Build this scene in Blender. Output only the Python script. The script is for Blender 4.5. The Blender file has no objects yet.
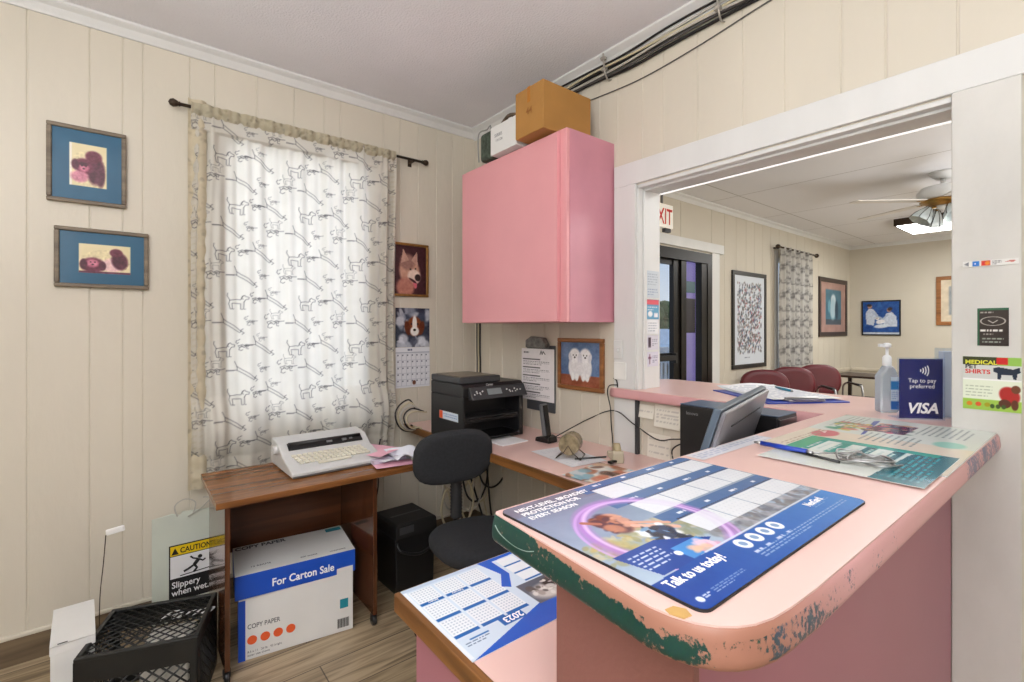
import bpy, bmesh, math, random
import numpy as np
from mathutils import Vector, Matrix
rnd = random.Random(7)
PI = math.pi
COL = bpy.context.scene.collection
WL, WR, CH = 2.76, 1.877, 2.70       # left wall Y, right wall X, ceiling height

# ------------------------------------------------------------------ materials
def lin(c):
    return tuple((x/12.92 if x <= .04045 else ((x+.055)/1.055)**2.4) for x in c)
def hexc(r, g, b): return (r/255., g/255., b/255.)
def mat(name, c, rough=.5, metal=0., var=.08, scale=6., bump=0., bscale=60., stretch=(1,1,1), emis=0., trans=0., alpha=1., coat=0., spec=.5):
    m = bpy.data.materials.new(name); m.use_nodes = True
    nt = m.node_tree; N = nt.nodes; L = nt.links
    b = N['Principled BSDF']
    tc = N.new('ShaderNodeTexCoord'); mp = N.new('ShaderNodeMapping'); mp.inputs['Scale'].default_value = stretch
    L.new(tc.outputs['Object'], mp.inputs['Vector'])
    nz = N.new('ShaderNodeTexNoise'); nz.inputs['Scale'].default_value = scale; nz.inputs['Detail'].default_value = 5
    L.new(mp.outputs['Vector'], nz.inputs['Vector'])
    cr = N.new('ShaderNodeValToRGB')
    l = lin(c)
    cr.color_ramp.elements[0].position = .3; cr.color_ramp.elements[1].position = .7
    cr.color_ramp.elements[0].color = tuple(x*(1-var) for x in l)+(1,)
    cr.color_ramp.elements[1].color = tuple(min(1, x*(1+var)) for x in l)+(1,)
    L.new(nz.outputs['Fac'], cr.inputs['Fac']); L.new(cr.outputs['Color'], b.inputs['Base Color'])
    b.inputs['Roughness'].default_value = rough; b.inputs['Metallic'].default_value = metal
    b.inputs['Specular IOR Level'].default_value = spec
    if coat: b.inputs['Coat Weight'].default_value = coat; b.inputs['Coat Roughness'].default_value = .08
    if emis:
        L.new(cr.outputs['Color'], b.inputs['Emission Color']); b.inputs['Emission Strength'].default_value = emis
    if trans: b.inputs['Transmission Weight'].default_value = trans
    if alpha < 1: b.inputs['Alpha'].default_value = alpha
    if bump:
        n2 = N.new('ShaderNodeTexNoise'); n2.inputs['Scale'].default_value = bscale; n2.inputs['Detail'].default_value = 4
        L.new(mp.outputs['Vector'], n2.inputs['Vector'])
        bp = N.new('ShaderNodeBump'); bp.inputs['Strength'].default_value = bump; bp.inputs['Distance'].default_value = .01
        L.new(n2.outputs['Fac'], bp.inputs['Height']); L.new(bp.outputs['Normal'], b.inputs['Normal'])
    return m
def glass_mat(name, tint=(1,1,1), refl=.12):
    m = bpy.data.materials.new(name); m.use_nodes = True
    nt = m.node_tree; N = nt.nodes; L = nt.links
    N.remove(N['Principled BSDF'])
    t = N.new('ShaderNodeBsdfTransparent'); t.inputs[0].default_value = tuple(tint)+(1,)
    g = N.new('ShaderNodeBsdfGlossy'); g.inputs['Roughness'].default_value = .03
    fr = N.new('ShaderNodeLayerWeight'); fr.inputs['Blend'].default_value = .12
    pw = N.new('ShaderNodeMath'); pw.operation = 'MULTIPLY_ADD'; pw.inputs[1].default_value = .45; pw.inputs[2].default_value = .03; L.new(fr.outputs['Facing'], pw.inputs[0])
    mx = N.new('ShaderNodeMixShader'); L.new(pw.outputs[0], mx.inputs[0]); L.new(t.outputs[0], mx.inputs[1]); L.new(g.outputs[0], mx.inputs[2])
    L.new(mx.outputs[0], N['Material Output'].inputs[0]); return m
def wood_mat(name, c1, c2, axis=0, rough=.35, scale=1., coat=0.):
    m = bpy.data.materials.new(name); m.use_nodes = True
    nt = m.node_tree; N = nt.nodes; L = nt.links; b = N['Principled BSDF']
    tc = N.new('ShaderNodeTexCoord'); mp = N.new('ShaderNodeMapping')
    s = [26*scale]*3; s[axis] = 1.8*scale; mp.inputs['Scale'].default_value = s
    L.new(tc.outputs['Object'], mp.inputs['Vector'])
    nz = N.new('ShaderNodeTexNoise'); nz.inputs['Scale'].default_value = 1.; nz.inputs['Detail'].default_value = 7; nz.inputs['Distortion'].default_value = .6
    L.new(mp.outputs['Vector'], nz.inputs['Vector'])
    cr = N.new('ShaderNodeValToRGB'); cr.color_ramp.elements[0].position = .3; cr.color_ramp.elements[1].position = .68
    cr.color_ramp.elements[0].color = lin(c1)+(1,); cr.color_ramp.elements[1].color = lin(c2)+(1,)
    L.new(nz.outputs['Fac'], cr.inputs['Fac']); L.new(cr.outputs['Color'], b.inputs['Base Color'])
    b.inputs['Roughness'].default_value = rough
    if coat: b.inputs['Coat Weight'].default_value = coat; b.inputs['Coat Roughness'].default_value = .05
    return m
def attr_mat(name, rough=.45, translucent=0., coat=0., emis=0., alpha=1.):
    m = bpy.data.materials.new(name); m.use_nodes = True
    nt = m.node_tree; N = nt.nodes; L = nt.links; b = N['Principled BSDF']
    a = N.new('ShaderNodeAttribute'); a.attribute_name = 'Col'
    L.new(a.outputs['Color'], b.inputs['Base Color']); b.inputs['Roughness'].default_value = rough
    if coat: b.inputs['Coat Weight'].default_value = coat; b.inputs['Coat Roughness'].default_value = .06
    if alpha < 1: b.inputs['Alpha'].default_value = alpha
    if translucent:
        t = N.new('ShaderNodeBsdfTranslucent'); L.new(a.outputs['Color'], t.inputs['Color'])
        mx = N.new('ShaderNodeMixShader'); mx.inputs[0].default_value = translucent
        L.new(b.outputs[0], mx.inputs[1]); L.new(t.outputs[0], mx.inputs[2])
        L.new(mx.outputs[0], N['Material Output'].inputs[0])
    return m

CREAM = mat('cream_paint', hexc(213, 206, 191), .45, var=.035, scale=3, bump=.12, bscale=45, stretch=(1,1,.35))
CREAM2 = mat('cream_paint_far', hexc(206, 199, 184), .5, var=.03, scale=2, bump=.08, bscale=30)
WHITE = mat('white_trim_paint', hexc(220, 221, 220), .4, var=.03, scale=8, bump=.1, bscale=50, stretch=(1,1,.3))
GREYW = mat('scuffed_white_paint', hexc(208, 207, 203), .5, var=.10, scale=5, bump=.2, bscale=35, stretch=(1,1,.4))
CEIL = mat('ceiling_paint', hexc(236, 235, 240), .8, var=.04, scale=2, bump=.5, bscale=110)
PINK = mat('pink_laminate', hexc(230, 194, 186), .3, var=.02, scale=5)
PINKC = mat('pink_cabinet_paint', hexc(230, 162, 168), .36, var=.03, scale=3)
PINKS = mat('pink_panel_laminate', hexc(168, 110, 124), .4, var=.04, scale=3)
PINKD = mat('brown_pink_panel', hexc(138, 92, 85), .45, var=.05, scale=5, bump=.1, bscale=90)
BLACK = mat('black_plastic', hexc(30, 30, 32), .38, var=.15)
BLACKG = mat('glossy_black_plastic', hexc(18, 18, 20), .15, var=.1)
BLACKM = mat('matte_black_plastic', hexc(24, 24, 25), .6, var=.2, bump=.1, bscale=200)
DGREY = mat('dark_grey_plastic', hexc(62, 63, 66), .45, var=.1)
MGREY = mat('mid_grey_plastic', hexc(128, 130, 132), .4, var=.06)
LGREY = mat('light_grey_plastic', hexc(205, 206, 206), .45, var=.03)
KEYW = mat('ivory_key_plastic', hexc(226, 222, 205), .5, var=.04)
FABRIC = mat('black_chair_fabric', hexc(38, 40, 44), .9, var=.2, scale=90, bump=.4, bscale=500)
STEEL = mat('brushed_steel', hexc(175, 176, 178), .3, 1., var=.05)
BRASS = mat('aged_brass', hexc(178, 140, 80), .35, 1., var=.15, scale=30)
BRONZE = mat('dark_bronze', hexc(70, 58, 48), .4, .7, var=.2)
PAPER = mat('white_paper', hexc(238, 238, 240), .7, var=.02)
PAPERB = mat('blue_white_paper', hexc(215, 225, 238), .7, var=.03)
PINKPAPER = mat('pink_paper', hexc(240, 180, 200), .7, var=.03)
WOODD = wood_mat('brown_desk_laminate', hexc(102, 64, 34), hexc(154, 102, 58), 0, .22)
WOODV = wood_mat('dark_desk_panel', hexc(62, 35, 21), hexc(104, 62, 37), 2, .16, coat=.3)
WOODE = wood_mat('oak_edge', hexc(150, 98, 48), hexc(196, 140, 80), 1, .4)
WOODF = wood_mat('oak_frame', hexc(120, 76, 40), hexc(165, 110, 62), 0, .4)
FRAMEG = wood_mat('grey_brown_frame', hexc(92, 80, 66), hexc(140, 126, 106), 0, .45)
FRAMED = mat('dark_frame_wood', hexc(52, 36, 30), .35, var=.2, scale=20)
FRAMEB = mat('black_frame', hexc(28, 28, 28), .35, var=.1)
GOLD = mat('gilt_frame', hexc(150, 112, 60), .35, .5, var=.2, scale=40)
CARD = mat('brown_cardboard', hexc(172, 124, 62), .6, var=.09, scale=5, bump=.15, bscale=40)
CARDW = mat('white_carton', hexc(226, 226, 224), .5, var=.03)
BLUEC = mat('blue_carton_print', hexc(18, 78, 190), .45, var=.04)
CABLEK = mat('black_cable', hexc(28, 26, 26), .5, var=.1)
CABLEW = mat('grey_cable', hexc(190, 186, 178), .5, var=.05)
CABLEB = mat('beige_cable', hexc(200, 190, 160), .5, var=.05)
CABLEG = mat('dark_grey_cable', hexc(88, 86, 84), .5, var=.1)
GLASS = glass_mat('clear_glass')
ACRYL = glass_mat('clear_acrylic', (.93, .96, 1.))
BURG = mat('burgundy_vinyl', hexc(98, 22, 34), .4, var=.1)
NAVY = mat('navy_print', hexc(34, 42, 110), .25, var=.05)
BLUEP = mat('blue_plastic', hexc(28, 62, 170), .3, var=.05)
TEALP = mat('teal_plastic', hexc(30, 120, 150), .3, var=.05)
RED = mat('red_print', hexc(205, 40, 36), .4, var=.02)
INK = mat('black_ink', hexc(20, 20, 22), .6, var=.02)
TWHITE = mat('white_ink', hexc(245, 246, 248), .5, var=.0)
TBLUE = mat('blue_ink', hexc(20, 80, 180), .5, var=.0)
YEL = mat('yellow_print', hexc(240, 205, 30), .4, var=.02)
ORANGE = mat('orange_print', hexc(235, 98, 50), .45, var=.02)
TEALI = mat('teal_ink', hexc(30, 140, 160), .5, var=.02)
SHEET = attr_mat('printed_paper', .5)
SHEETG = attr_mat('glossy_print', .22)
PHOTO = attr_mat('photo_print_under_glass', .45, coat=.12)
CURT = attr_mat('printed_cotton', .9, translucent=.36)
VEIL = attr_mat('printed_cotton_far', .9, translucent=.2)

# ------------------------------------------------------------------ mesh helpers
class MB:
    def __init__(s): s.bm = bmesh.new(); s.mi = 0
    def _tag(s, vs):
        fs = set(f for v in vs for f in v.link_faces)
        for f in fs: f.material_index = s.mi
    def box(s, c, d, rot=None):
        r = bmesh.ops.create_cube(s.bm, size=1.)
        M = Matrix.Translation(c) @ (rot.to_4x4() if rot is not None else Matrix()) @ Matrix.Diagonal((d[0], d[1], d[2], 1))
        bmesh.ops.transform(s.bm, matrix=M, verts=r['verts']); s._tag(r['verts']); return s
    def bx(s, x0, x1, y0, y1, z0, z1):
        return s.box(((x0+x1)/2, (y0+y1)/2, (z0+z1)/2), (abs(x1-x0), abs(y1-y0), abs(z1-z0)))
    def cyl(s, p0, p1, r0, r1=None, seg=20, cap=True):
        p0 = Vector(p0); p1 = Vector(p1); r1 = r0 if r1 is None else r1
        d = p1-p0
        r = bmesh.ops.create_cone(s.bm, cap_ends=cap, segments=seg, radius1=r0, radius2=r1, depth=d.length)
        M = Matrix.Translation((p0+p1)/2) @ d.to_track_quat('Z', 'Y').to_matrix().to_4x4()
        bmesh.ops.transform(s.bm, matrix=M, verts=r['verts']); s._tag(r['verts'])
        for f in set(f for v in r['verts'] for f in v.link_faces):
            if len(f.verts) == 4: f.smooth = True
        return s
    def sph(s, c, r, sc=(1,1,1), seg=16):
        q = bmesh.ops.create_uvsphere(s.bm, u_segments=seg, v_segments=seg//2+2, radius=r)
        bmesh.ops.transform(s.bm, matrix=Matrix.Translation(c) @ Matrix.Diagonal((sc[0], sc[1], sc[2], 1)), verts=q['verts']); s._tag(q['verts'])
        for f in set(f for v in q['verts'] for f in v.link_faces): f.smooth = True
        return s
    def tube(s, pts, r, seg=8, smooth=True, n=8):
        pts = [Vector(p) for p in pts]
        if smooth and len(pts) > 2:
            P = [pts[0]]+pts+[pts[-1]]; out = []
            for i in range(1, len(P)-2):
                for k in range(n):
                    t = k/n
                    out.append(.5*((2*P[i])+(-P[i-1]+P[i+1])*t+(2*P[i-1]-5*P[i]+4*P[i+1]-P[i+2])*t*t+(-P[i-1]+3*P[i]-3*P[i+1]+P[i+2])*t**3))
            out.append(pts[-1]); pts = out
        rings = []; up = Vector((.13, .31, .94)).normalized()
        for i, p in enumerate(pts):
            d = (pts[min(i+1, len(pts)-1)]-pts[max(i-1, 0)])
            if d.length < 1e-9: d = Vector((0, 0, 1))
            d.normalize(); a = d.cross(up)
            if a.length < .05: a = d.cross(Vector((1, 0, 0)))
            a.normalize(); b = d.cross(a)
            rings.append([s.bm.verts.new(p+(a*math.cos(2*PI*k/seg)+b*math.sin(2*PI*k/seg))*r) for k in range(seg)])
        for i in range(len(rings)-1):
            for k in range(seg):
                f = s.bm.faces.new((rings[i][k], rings[i][(k+1) % seg], rings[i+1][(k+1) % seg], rings[i+1][k])); f.smooth = True; f.material_index = s.mi
        for rg, rev in ((rings[0], True), (rings[-1], False)):
            f = s.bm.faces.new(rg[::-1] if rev else rg); f.material_index = s.mi
        return s
    def lathe(s, c, prof, seg=24, axis='Z', smooth=True):
        rings = []; c = Vector(c)
        for r, z in prof:
            ring = []
            for k in range(seg):
                a = 2*PI*k/seg; x, y = r*math.cos(a), r*math.sin(a)
                v = {'Z': (x, y, z), 'X': (z, x, y), 'Y': (x, z, y)}[axis]
                ring.append(s.bm.verts.new(c+Vector(v)))
            rings.append(ring)
        for i in range(len(rings)-1):
            for k in range(seg):
                f = s.bm.faces.new((rings[i][k], rings[i][(k+1) % seg], rings[i+1][(k+1) % seg], rings[i+1][k])); f.smooth = smooth; f.material_index = s.mi
        for rg in (rings[0], rings[-1]):
            try: f = s.bm.faces.new(rg); f.material_index = s.mi
            except Exception: pass
        return s
    def prism(s, poly, a0, a1, axis='Z'):
        def P(u, v, w): return {'Z': (u, v, w), 'X': (w, u, v), 'Y': (u, w, v)}[axis]
        A = [s.bm.verts.new(P(u, v, a0)) for u, v in poly]; B = [s.bm.verts.new(P(u, v, a1)) for u, v in poly]
        n = len(poly); fs = [s.bm.faces.new(A), s.bm.faces.new(B)]
        for i in range(n): fs.append(s.bm.faces.new((A[i], A[(i+1) % n], B[(i+1) % n], B[i])))
        for f in fs: f.material_index = s.mi
        return s
    def quad(s, *p):
        f = s.bm.faces.new([s.bm.verts.new(q) for q in p]); f.material_index = s.mi; return s
    def build(s, name, mats, parent=None, bevel=0., loc=None, rz=None, seg=2, sub=0):
        bmesh.ops.recalc_face_normals(s.bm, faces=s.bm.faces)
        me = bpy.data.meshes.new(name); s.bm.to_mesh(me); s.bm.free()
        for m in (mats if isinstance(mats, (list, tuple)) else [mats]): me.materials.append(m)
        o = bpy.data.objects.new(name, me); COL.objects.link(o)
        if parent is not None: o.parent = parent
        if loc is not None: o.location = loc
        if rz is not None: o.rotation_euler = (0, 0, rz)
        if bevel:
            b = o.modifiers.new('bevel', 'BEVEL'); b.width = bevel; b.segments = seg; b.limit_method = 'ANGLE'; b.angle_limit = .6
            b.harden_normals = False
        if sub:
            q = o.modifiers.new('sub', 'SUBSURF'); q.levels = sub; q.render_levels = sub
        return o
def thing(name, label, cat, loc=(0, 0, 0), rz=0., group=None):
    o = bpy.data.objects.new(name, None); COL.objects.link(o); o.empty_display_size = .05
    o.location = loc; o.rotation_euler = (0, 0, rz); tag(o, label, cat, group); return o
def tag(o, label, cat, group=None):
    o['label'] = label; o['category'] = cat
    if group: o['group'] = group
    return o
def struct(o, label=None):
    o['kind'] = 'structure'
    if label: o['label'] = label
    return o
def dup(root, loc, rz, label, group=None, gs=True):
    r = root.copy(); COL.objects.link(r); r.location = loc; r.rotation_euler = (0, 0, rz); r['label'] = label
    if group: r['group'] = group
    for ch in list(root.children):
        c = ch.copy(); COL.objects.link(c); c.parent = r
        for g in list(ch.children):
            d = g.copy(); COL.objects.link(d); d.parent = c
    return r

class _Group:
    def __init__(s): object.__setattr__(s, 'L', [])
    def __setattr__(s, k, v):
        for o in s.L: setattr(o, k, v)
# lettering : list of (text, size, x, y, material index, extra dict) laid in a local plane and joined to ONE mesh
def lettering(parent, items, mats, orient='wall', off=.0012, name='lettering'):
    out = _Group()
    for it in items:
        txt, size, x, y, mi = it[:5]; ex = it[5] if len(it) > 5 else {}
        cu = bpy.data.curves.new('txt', 'FONT'); cu.body = txt; cu.size = size; cu.align_x = ex.get('al', 'LEFT'); cu.extrude = .0002
        cu.offset = ex.get('bold', 0.)*size; cu.shear = ex.get('shear', 0.); cu.space_character = ex.get('sp', 1.)
        cu.resolution_u = 3
        ob = bpy.data.objects.new('txt', cu); COL.objects.link(ob)
        dg = bpy.context.evaluated_depsgraph_get(); dg.update()
        me = bpy.data.meshes.new_from_object(ob.evaluated_get(dg)); me.name = name; me.materials.clear()
        M = Matrix.Translation((x, y, 0)) @ Matrix.Rotation(ex.get('rot', 0.), 4, 'Z') @ Matrix.Diagonal((ex.get('sx', 1.), 1, 1, 1))
        N_ = Matrix.Translation((0, -off, 0)) @ Matrix.Rotation(PI/2, 4, 'X') if orient == 'wall' else Matrix.Translation((0, 0, off))
        me.transform(N_ @ M); me.materials.append(mats[mi])
        bpy.data.objects.remove(ob); bpy.data.curves.remove(cu)
        o = bpy.data.objects.new(name, me); COL.objects.link(o); o.parent = parent; out.L.append(o)
    return out

# painted sheets: a colour raster carried by the sheet's own vertices
class Canvas:
    def __init__(s, W, H, res, bg):
        s.W, s.H = W, H; s.nx = max(2, int(W/res)+1); s.ny = max(2, int(H/res)+1)
        s.X, s.Y = np.meshgrid(np.linspace(0, W, s.nx), np.linspace(0, H, s.ny)); s.res = max(W/(s.nx-1), H/(s.ny-1))
        s.a = np.zeros((s.ny, s.nx, 3)); s.a[:] = np.array(bg); s.rs = np.random.RandomState(3)
    def mix(s, m, c):
        m = np.clip(m, 0, 1)[..., None]; s.a = s.a*(1-m)+np.array(c)*m; return s
    def rect(s, x0, y0, x1, y1, c):
        h = s.res*.5
        return s.mix(np.clip((s.X-x0)/s.res+.5, 0, 1)*np.clip((x1-s.X)/s.res+.5, 0, 1)*np.clip((s.Y-y0)/s.res+.5, 0, 1)*np.clip((y1-s.Y)/s.res+.5, 0, 1), c)
    def ell(s, cx, cy, rx, ry, c, rot=0., soft=0., op=1.):
        dx, dy = s.X-cx, s.Y-cy; u = dx*math.cos(rot)+dy*math.sin(rot); v = -dx*math.sin(rot)+dy*math.cos(rot)
        d = np.sqrt((u/rx)**2+(v/ry)**2); w = max(soft, s.res/min(rx, ry))
        return s.mix(op*np.clip((1-d)/w+.5, 0, 1), c)
    def ring(s, cx, cy, rx, ry, w, c, op=1.):
        d = np.sqrt(((s.X-cx)/rx)**2+((s.Y-cy)/ry)**2); return s.mix(op*np.clip(1-np.abs(d-1)/w, 0, 1)**.6, c)
    def poly(s, pts, c, op=1.):
        ins = np.zeros(s.X.shape, bool); n = len(pts)
        for i in range(n):
            x0, y0 = pts[i]; x1, y1 = pts[(i+1) % n]
            if y0 == y1: continue
            k = ((y0 > s.Y) != (y1 > s.Y)) & (s.X < (x1-x0)*(s.Y-y0)/(y1-y0)+x0); ins ^= k
        return s.mix(ins*op, c)
    def line(s, pts, w, c, op=1.):
        m = np.zeros(s.X.shape)
        for (x0, y0), (x1, y1) in zip(pts[:-1], pts[1:]):
            pad = w+s.res*2
            i0 = max(0, int((min(x0, x1)-pad)/s.W*(s.nx-1))); i1 = min(s.nx, int((max(x0, x1)+pad)/s.W*(s.nx-1))+2)
            j0 = max(0, int((min(y0, y1)-pad)/s.H*(s.ny-1))); j1 = min(s.ny, int((max(y0, y1)+pad)/s.H*(s.ny-1))+2)
            if i0 >= i1 or j0 >= j1: continue
            X, Y = s.X[j0:j1, i0:i1], s.Y[j0:j1, i0:i1]
            dx, dy = x1-x0, y1-y0; L2 = dx*dx+dy*dy+1e-12
            t = np.clip(((X-x0)*dx+(Y-y0)*dy)/L2, 0, 1)
            d = np.hypot(X-x0-t*dx, Y-y0-t*dy)
            m[j0:j1, i0:i1] = np.maximum(m[j0:j1, i0:i1], np.clip((w/2-d)/s.res+.5, 0, 1))
        return s.mix(m*op, c)
    def words(s, x0, y0, x1, y1, n, c, th=.5, seed=1, op=.8, word=.012):
        r = random.Random(seed); dy = (y1-y0)/n
        for i in range(n):
            y = y1-(i+.5)*dy; x = x0; end = x1 if i < n-1 else x0+(x1-x0)*r.uniform(.4, .9)
            while x < end:
                w = r.uniform(.4, 1.6)*word; s.rect(x, y-dy*th/2, min(x+w, end), y+dy*th/2, c) if op >= 1 else s.mix(op*((s.X >= x)&(s.X <= min(x+w, end))&(abs(s.Y-y) <= dy*th/2)), c); x += w+word*.35
        return s
    def noise(s, amp, cell, mask=None, tint=(1, 1, 1)):
        n = np.zeros(s.X.shape)
        for k, a in ((1, .6), (2, .4)):
            g = max(2, int(s.W/cell*k)+2), max(2, int(s.H/cell*k)+2)
            r = s.rs.rand(g[1]+1, g[0]+1); u = s.X/s.W*(g[0]-1); v = s.Y/s.H*(g[1]-1)
            i, j = u.astype(int), v.astype(int); fu, fv = u-i, v-j
            n += a*((r[j, i]*(1-fu)+r[j, i+1]*fu)*(1-fv)+(r[j+1, i]*(1-fu)+r[j+1, i+1]*fu)*fv)
        n = (n-.5)*2*amp
        if mask is not None: n = n*mask
        s.a = np.clip(s.a+n[..., None]*np.array(tint), 0, 1); return s
    def emask(s, cx, cy, rx, ry): return (((s.X-cx)/rx)**2+((s.Y-cy)/ry)**2 < 1).astype(float)
    def blotches(s, n, x0, y0, x1, y1, r, cols, seed=2, op=.8):
        q = random.Random(seed)
        for _ in range(n):
            rr = r*q.uniform(.5, 1.5)
            s.ell(q.uniform(x0, x1), q.uniform(y0, y1), rr, rr*q.uniform(.3, 1), q.choice(cols), q.uniform(0, 3), .5, op)
        return s
def sheet(name, cv, mt, parent=None, loc=(0, 0, 0), orient='wall', zf=None, rz=None, round_=0):
    """grid mesh carrying the canvas; origin at its lower left + loc; wall: XZ plane facing -Y"""
    X, Y = cv.X.ravel(), cv.Y.ravel(); n = X.size
    co = np.zeros((n, 3))
    if zf is not None: D = zf(X, Y)
    else: D = np.zeros(n)
    if orient == 'wall': co[:, 0] = X; co[:, 1] = D; co[:, 2] = Y
    else: co[:, 0] = X; co[:, 1] = Y; co[:, 2] = D
    co += np.array(loc)
    nx, ny = cv.nx, cv.ny
    idx = np.arange(n).reshape(ny, nx)
    f = np.stack([idx[:-1, :-1], idx[:-1, 1:], idx[1:, 1:], idx[1:, :-1]], -1).reshape(-1, 4)
    if round_:
        fx, fy = X[f].mean(1), Y[f].mean(1)
        dx = np.maximum(0, np.maximum(round_-fx, fx-(cv.W-round_))); dy = np.maximum(0, np.maximum(round_-fy, fy-(cv.H-round_)))
        f = f[np.hypot(dx, dy) <= round_]
    me = bpy.data.meshes.new(name)
    me.vertices.add(n); me.vertices.foreach_set('co', co.ravel())
    me.loops.add(f.size); me.loops.foreach_set('vertex_index', f.ravel().astype(np.int32))
    me.polygons.add(len(f)); me.polygons.foreach_set('loop_start', np.arange(0, f.size, 4, dtype=np.int32)); me.polygons.foreach_set('loop_total', np.full(len(f), 4, np.int32))
    me.update(); me.validate()
    me.polygons.foreach_set('use_smooth', np.ones(len(f), bool))
    a = cv.a.reshape(-1, 3); l = np.where(a <= .04045, a/12.92, ((a+.055)/1.055)**2.4)
    at = me.color_attributes.new('Col', 'FLOAT_COLOR', 'POINT')
    at.data.foreach_set('color', np.concatenate([l, np.ones((n, 1))], 1).ravel().astype(np.float32))
    me.materials.append(mt)
    o = bpy.data.objects.new(name, me); COL.objects.link(o)
    if parent is not None: o.parent = parent
    if rz is not None: o.rotation_euler = (0, 0, rz)
    return o
def w3(c): return hexc(*c)

# ------------------------------------------------------------------ room shell
GL = [-1.45, -1.33, -1.1, -.93, -.72, -.6, -.52, -.319, -.127, -.016, .055, .233, .336, .52, .7, .86, .95, 1.12, 1.206, 1.317, 1.44, 1.57, 1.691, 1.78]
GRH = [2.689, 2.585, 2.45, 2.292, 2.161, 2.047, 1.924, 1.758, 1.634, 1.519, 1.373, 1.26, 1.095, .906, .753, .576, .453, .284, .12, -.05, -.25, -.4, -.62, -.8, -1.1, -1.3, -1.6, -1.9, -2.1]
def panel(mb, run, face, a0, a1, z0, z1, thick, grooves, sgn):
    """grooved sheet panelling. run='X': wall along X at y=face; sgn = direction (into the wall)"""
    gw, gd = .004, .0035
    pts = [(a0, 0)]
    for g in sorted(grooves):
        if a0+.01 < g < a1-.01: pts += [(g-gw, 0), (g-gw*.4, gd), (g+gw*.4, gd), (g+gw, 0)]
    pts += [(a1, 0), (a1, thick), (a0, thick)]
    poly = [((a, face+sgn*d) if run == 'X' else (face+sgn*d, a)) for a, d in pts]
    mb.prism(poly, z0, z1, 'Z')
wall = MB()
WX0, WX1, WZ0, WZ1 = .36, 1.12, .875, 2.31
RX0, RY0 = -1.7, -2.3
panel(wall, 'X', WL, RX0-.1, WX0, 0, CH, .16, GL, 1)
panel(wall, 'X', WL, WX1, WR+.08, 0, CH, .16, GL, 1)
panel(wall, 'X', WL, WX0, WX1, 0, WZ0, .16, GL, 1)
panel(wall, 'X', WL, WX0, WX1, WZ1, CH, .16, GL, 1)
struct(wall.build('wall_left', CREAM), 'cream grooved panelling wall with the curtained window')
OY0, OY1, OZ1, WT = .295, 1.408, 2.02, .163
wall = MB()
panel(wall, 'Y', WR, OY1, WL, 0, CH, WT, GRH, 1)
panel(wall, 'Y', WR, OY0, OY1, OZ1, CH, WT, GRH, 1)
panel(wall, 'Y', WR, OY0, OY1, 0, 1.012, WT, GRH, 1)
panel(wall, 'Y', WR, RY0, OY0, 2.06, CH, WT, GRH, 1)
panel(wall, 'Y', WR, RY0, OY0, 0, 2.06, WT, [.150, -.3, -.7, -1.2], 1)
struct(wall.build('wall_right', CREAM), 'cream grooved panelling wall with the pass-through opening')
def plain_wall(nm, b, m=CREAM2, lb=None):
    q = MB(); q.bx(*b); return struct(q.build(nm, m), lb)
plain_wall('wall_back', (RX0-.1, RX0, RY0, WL+.16, 0, CH), CREAM)
plain_wall('wall_front', (RX0-.1, 9.56, RY0-.1, RY0, 0, CH), CREAM)
plain_wall('wall_far', (9.4, 9.56, RY0, WL+.16, 0, CH), CREAM2, 'cream end wall of the waiting room')
# waiting-room long wall with door and window holes
FG = [5.0+.25*i+.05*math.sin(i*7) for i in range(19)]
DX0, DX1, DZ1 = 2.95, 4.98, 2.15
VX0, VX1, VZ0, VZ1 = 6.64, 7.5, .75, 2.28
w = MB()
panel(w, 'X', WL, WR+.08, DX0, 0, CH, .16, [2.3, 2.6], 1)
panel(w, 'X', WL, DX0, DX1, DZ1, CH, .16, [3.5, 4.4], 1)
panel(w, 'X', WL, DX1, VX0, 0, CH, .16, FG, 1)
panel(w, 'X', WL, VX0, VX1, 0, VZ0, .16, FG, 1)
panel(w, 'X', WL, VX0, VX1, VZ1, CH, .16, FG, 1)
panel(w, 'X', WL, VX1, 9.4, 0, CH, .16, FG, 1)
struct(w.build('wall_waiting_room', CREAM2), 'cream panelled side wall of the waiting room')

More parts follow.
